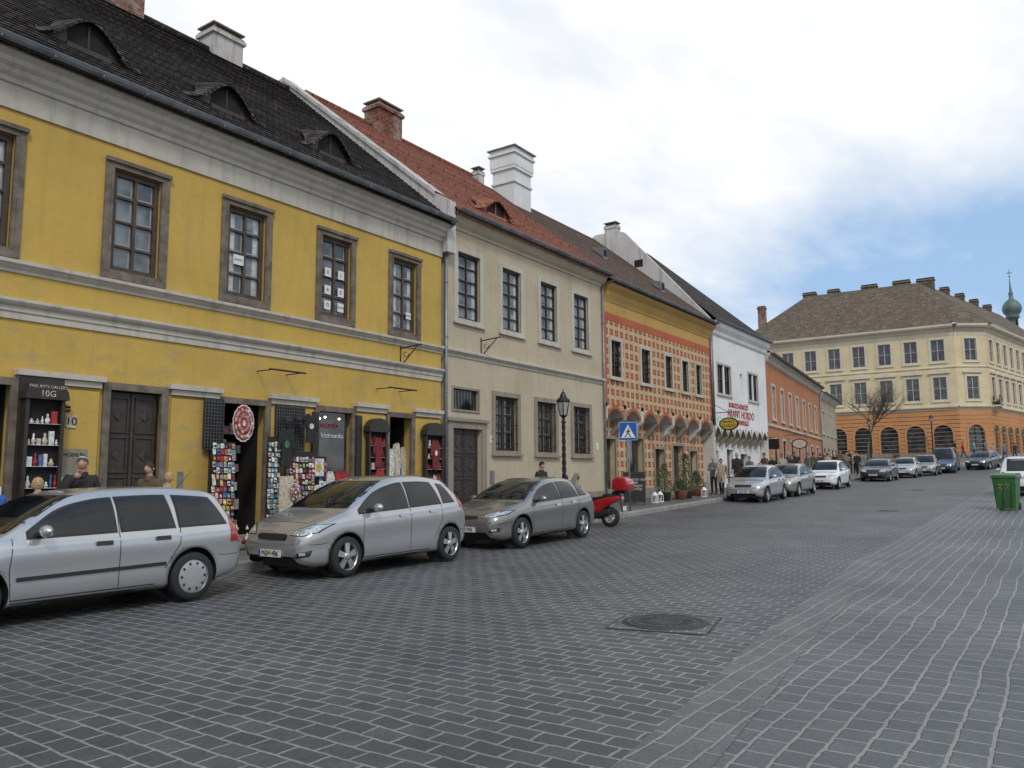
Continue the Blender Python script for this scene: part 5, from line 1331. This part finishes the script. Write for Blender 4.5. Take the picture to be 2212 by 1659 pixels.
# ============================================================ plants, board
def shrub(name,x,y,z,h,r,pot='terracotta'):
    root=empty(name,(x,y,z)); q=P()
    q.lathe([(0,0),(r*.55,0),(r*.7,.32),(r*.76,.34),(r*.7,.36),(0,.34)],14,pot)
    q.cyl((0,0,.3),(0,0,h*.7),.02,.01,6,'bark')
    for k in range(620):
        a=random.random()*6.283; t=random.random(); zz=.35+(h-.35)*t; rr=r*(1.15*(1-t)**.7+.12)*random.random()**.5*(1+.25*math.sin(3*a+5*t))
        c=Vector((rr*math.cos(a),rr*math.sin(a),zz)); d=Vector((random.gauss(0,1),random.gauss(0,1),random.gauss(0,1))).normalized(); e=d.orthogonal()*.5
        s_=.045; q.poly([c-d*s_,c+e*s_*.7,c+d*s_,c-e*s_*.7],'leaf' if random.random()<.7 else 'leaf_light')
    q.obj('pot_and_foliage',root,fixn=False)
shrub('potted_shrub',-13.6,30.6,SWZ(-13.6,30.6),1.5,.38,'wood_brown'); shrub('potted_shrub',-13.5,32.6,SWZ(-13.5,32.6),1.9,.42,'wood_brown'); shrub('potted_shrub',-13.7,34.3,SWZ(-13.7,34.3),1.1,.35)
shrub('potted_shrub',-13.4,31.8,SWZ(-13.4,31.8),.8,.4)
ab=empty('menu_board',(-13.5,27.6,SWZ(-13.5,27.6)),R(25)); q=P()
q.box(-.42,.42,-.02,.02,.1,1.25,'wood_dark'); q.box(-.37,.37,-.026,-.021,.17,1.19,'chalkboard'); q.cyl((-.38,0,.1),(-.38,0,0),.02,.02,5,'wood_dark'); q.cyl((.38,0,.1),(.38,0,0),.02,.02,5,'wood_dark'); q.cyl((0,.02,1.1),(0,.45,0),.015,.015,5,'wood_dark')
q.obj('board',ab)
text('THAT YOU GO\nHERE\nAND ENJOY\nTHE FOOD',.12,(0,-.03,.78),FR,'m_white',ab,'chalk_text',.001)
for x,y in ((-13.4,29.2),(-13.4,29.7),(-13.2,33.9)):
    e=empty('candle_lantern',(x,y,SWZ(x,y))); q=P(); q.box(-.1,.1,-.1,.1,0,.04,'white_paint')
    for a in (-.09,.09):
        for b in (-.09,.09): q.box(a-.01,a+.01,b-.01,b+.01,.04,.3,'white_paint')
    q.lathe([(.14,.3),(.04,.42),(0,.43)],4,'white_paint'); q.cyl((0,0,.04),(0,0,.18),.03,.03,8,'m_cream'); q.obj('frame',e)
def tree(x,y,z,h,seed):
    rnd=random.Random(seed); root=empty('bare_tree',(x,y,z)); q=P()
    def br(p,d,ln,r,lv):
        n=3; 
        for i in range(n):
            d2=(d+Vector((rnd.gauss(0,.12),rnd.gauss(0,.12),rnd.gauss(0,.06)+.04))).normalized(); p2=p+d2*ln/n; r2=r*.86
            q.cyl(p,p2,r,r2,6 if lv<2 else 4,'bark',caps=False); p,d,r=p2,d2,r2
            if lv<4 and (lv>0 or i==n-1):
                for _ in range(2):
                    a=rnd.random()*6.283; o=Vector((math.cos(a),math.sin(a),rnd.uniform(.2,.8))).normalized()
                    br(p,(d*.55+o*.75).normalized(),ln*rnd.uniform(.5,.72),r*.62,lv+1)
        if lv==0:
            for _ in range(5):
                a=rnd.random()*6.283; br(p,Vector((math.cos(a)*.7,math.sin(a)*.7,.9)).normalized(),ln*.7,r*.6,1)
    br(Vector((0,0,0)),Vector((0,0,1)),h*.36,.16,0)
    q.obj('trunk_and_branches',root,fixn=False)
tree(-17.0,90,SWZ(-17,91),10.5,3)
shrub('potted_shrub',-12.5,97.5,SWZ(-12.5,97.5),2.2,.6,'stone'); shrub('potted_shrub',-15.5,97.5,SWZ(-15.5,97.5),2.0,.6,'stone')
# ============================================================ camera
cd=bpy.data.cameras.new('Camera'); cam=bpy.data.objects.new('Camera',cd); COL.objects.link(cam); SC.camera=cam
cd.lens=28; cd.sensor_width=36; cd.clip_end=3000; cd.clip_start=.05
Mx=Matrix.Rotation(R(34.67),4,'Z')@Matrix.Rotation(math.pi/2+R(6.66),4,'X')@Matrix.Rotation(R(-.4),4,'Z'); Mx.translation=Vector((0,0,1.7)); cam.matrix_world=Mx
# ============================================================ light
sun_dir=Vector((.62,-.55,.85)).normalized()
sl=bpy.data.lights.new('sun','SUN'); sl.energy=1.5; sl.angle=R(10); sl.color=(1,.95,.87)
so_=bpy.data.objects.new('sun',sl); COL.objects.link(so_); so_.rotation_euler=sun_dir.to_track_quat('Z','Y').to_euler()
w=bpy.data.worlds.new('World'); SC.world=w; w.use_nodes=True; nt=w.node_tree; bg=nt.nodes['Background']
sky=N(nt,'ShaderNodeTexSky',sky_type='NISHITA'); sky.sun_disc=False; sky.sun_elevation=math.asin(sun_dir.z); sky.sun_rotation=math.atan2(sun_dir.x,sun_dir.y); sky.altitude=150
tc=N(nt,'ShaderNodeTexCoord').outputs['Generated']; sep=N(nt,'ShaderNodeSeparateXYZ'); nt.links.new(tc,sep.inputs[0])
def mth(op,a,b=None,c=None):
    n=N(nt,'ShaderNodeMath',operation=op)
    for i,v in enumerate((a,b,c)):
        if v is None: continue
        if isinstance(v,(int,float)): n.inputs[i].default_value=v
        else: nt.links.new(v,n.inputs[i])
    return n.outputs[0]
zz=sep.outputs[2]; az=mth('ADD',mth('MAXIMUM',zz,0.0),.12)
dv=N(nt,'ShaderNodeVectorMath',operation='DIVIDE'); cb=N(nt,'ShaderNodeCombineXYZ')
for i in range(3): nt.links.new(az,cb.inputs[i])
nt.links.new(tc,dv.inputs[0]); nt.links.new(cb.outputs[0],dv.inputs[1])
n1=noise(nt,mapping(nt,dv.outputs[0],(.75,.42,0),(0,0,R(-35))),1.5,5,.6)
gap=mth('POWER',2.718,mth('MULTIPLY',mth('POWER',mth('DIVIDE',mth('SUBTRACT',zz,.235),.12),2.0),-1.0))
east=N(nt,'ShaderNodeMapRange'); nt.links.new(sep.outputs[0],east.inputs[0]); east.inputs[1].default_value=-.60; east.inputs[2].default_value=-.15; east.inputs[3].default_value=0; east.inputs[4].default_value=1; east.clamp=True
gp=mth('MULTIPLY',gap,east.outputs[0])
up=N(nt,'ShaderNodeMapRange'); nt.links.new(zz,up.inputs[0]); up.inputs[1].default_value=.55; up.inputs[2].default_value=.85; up.inputs[3].default_value=0; up.inputs[4].default_value=.3; up.clamp=True
dens=mth('SUBTRACT',mth('SUBTRACT',mth('ADD',n1,.15),mth('MULTIPLY',gp,.36)),up.outputs[0])
cl_=ramp(nt,dens,[(.26,(0,0,0)),(.46,(.55,.55,.55)),(.62,(1,1,1))]).outputs[0]
c=mixc(nt,cl_,mixc(nt,.75,sky.outputs[0],(3.6,5.5,8.2)),(8.9,9.0,9.15))
nt.links.new(c,bg.inputs[0]); bg.inputs[1].default_value=.112
SC.view_settings.view_transform='Standard'; SC.view_settings.look='None'; SC.view_settings.exposure=0
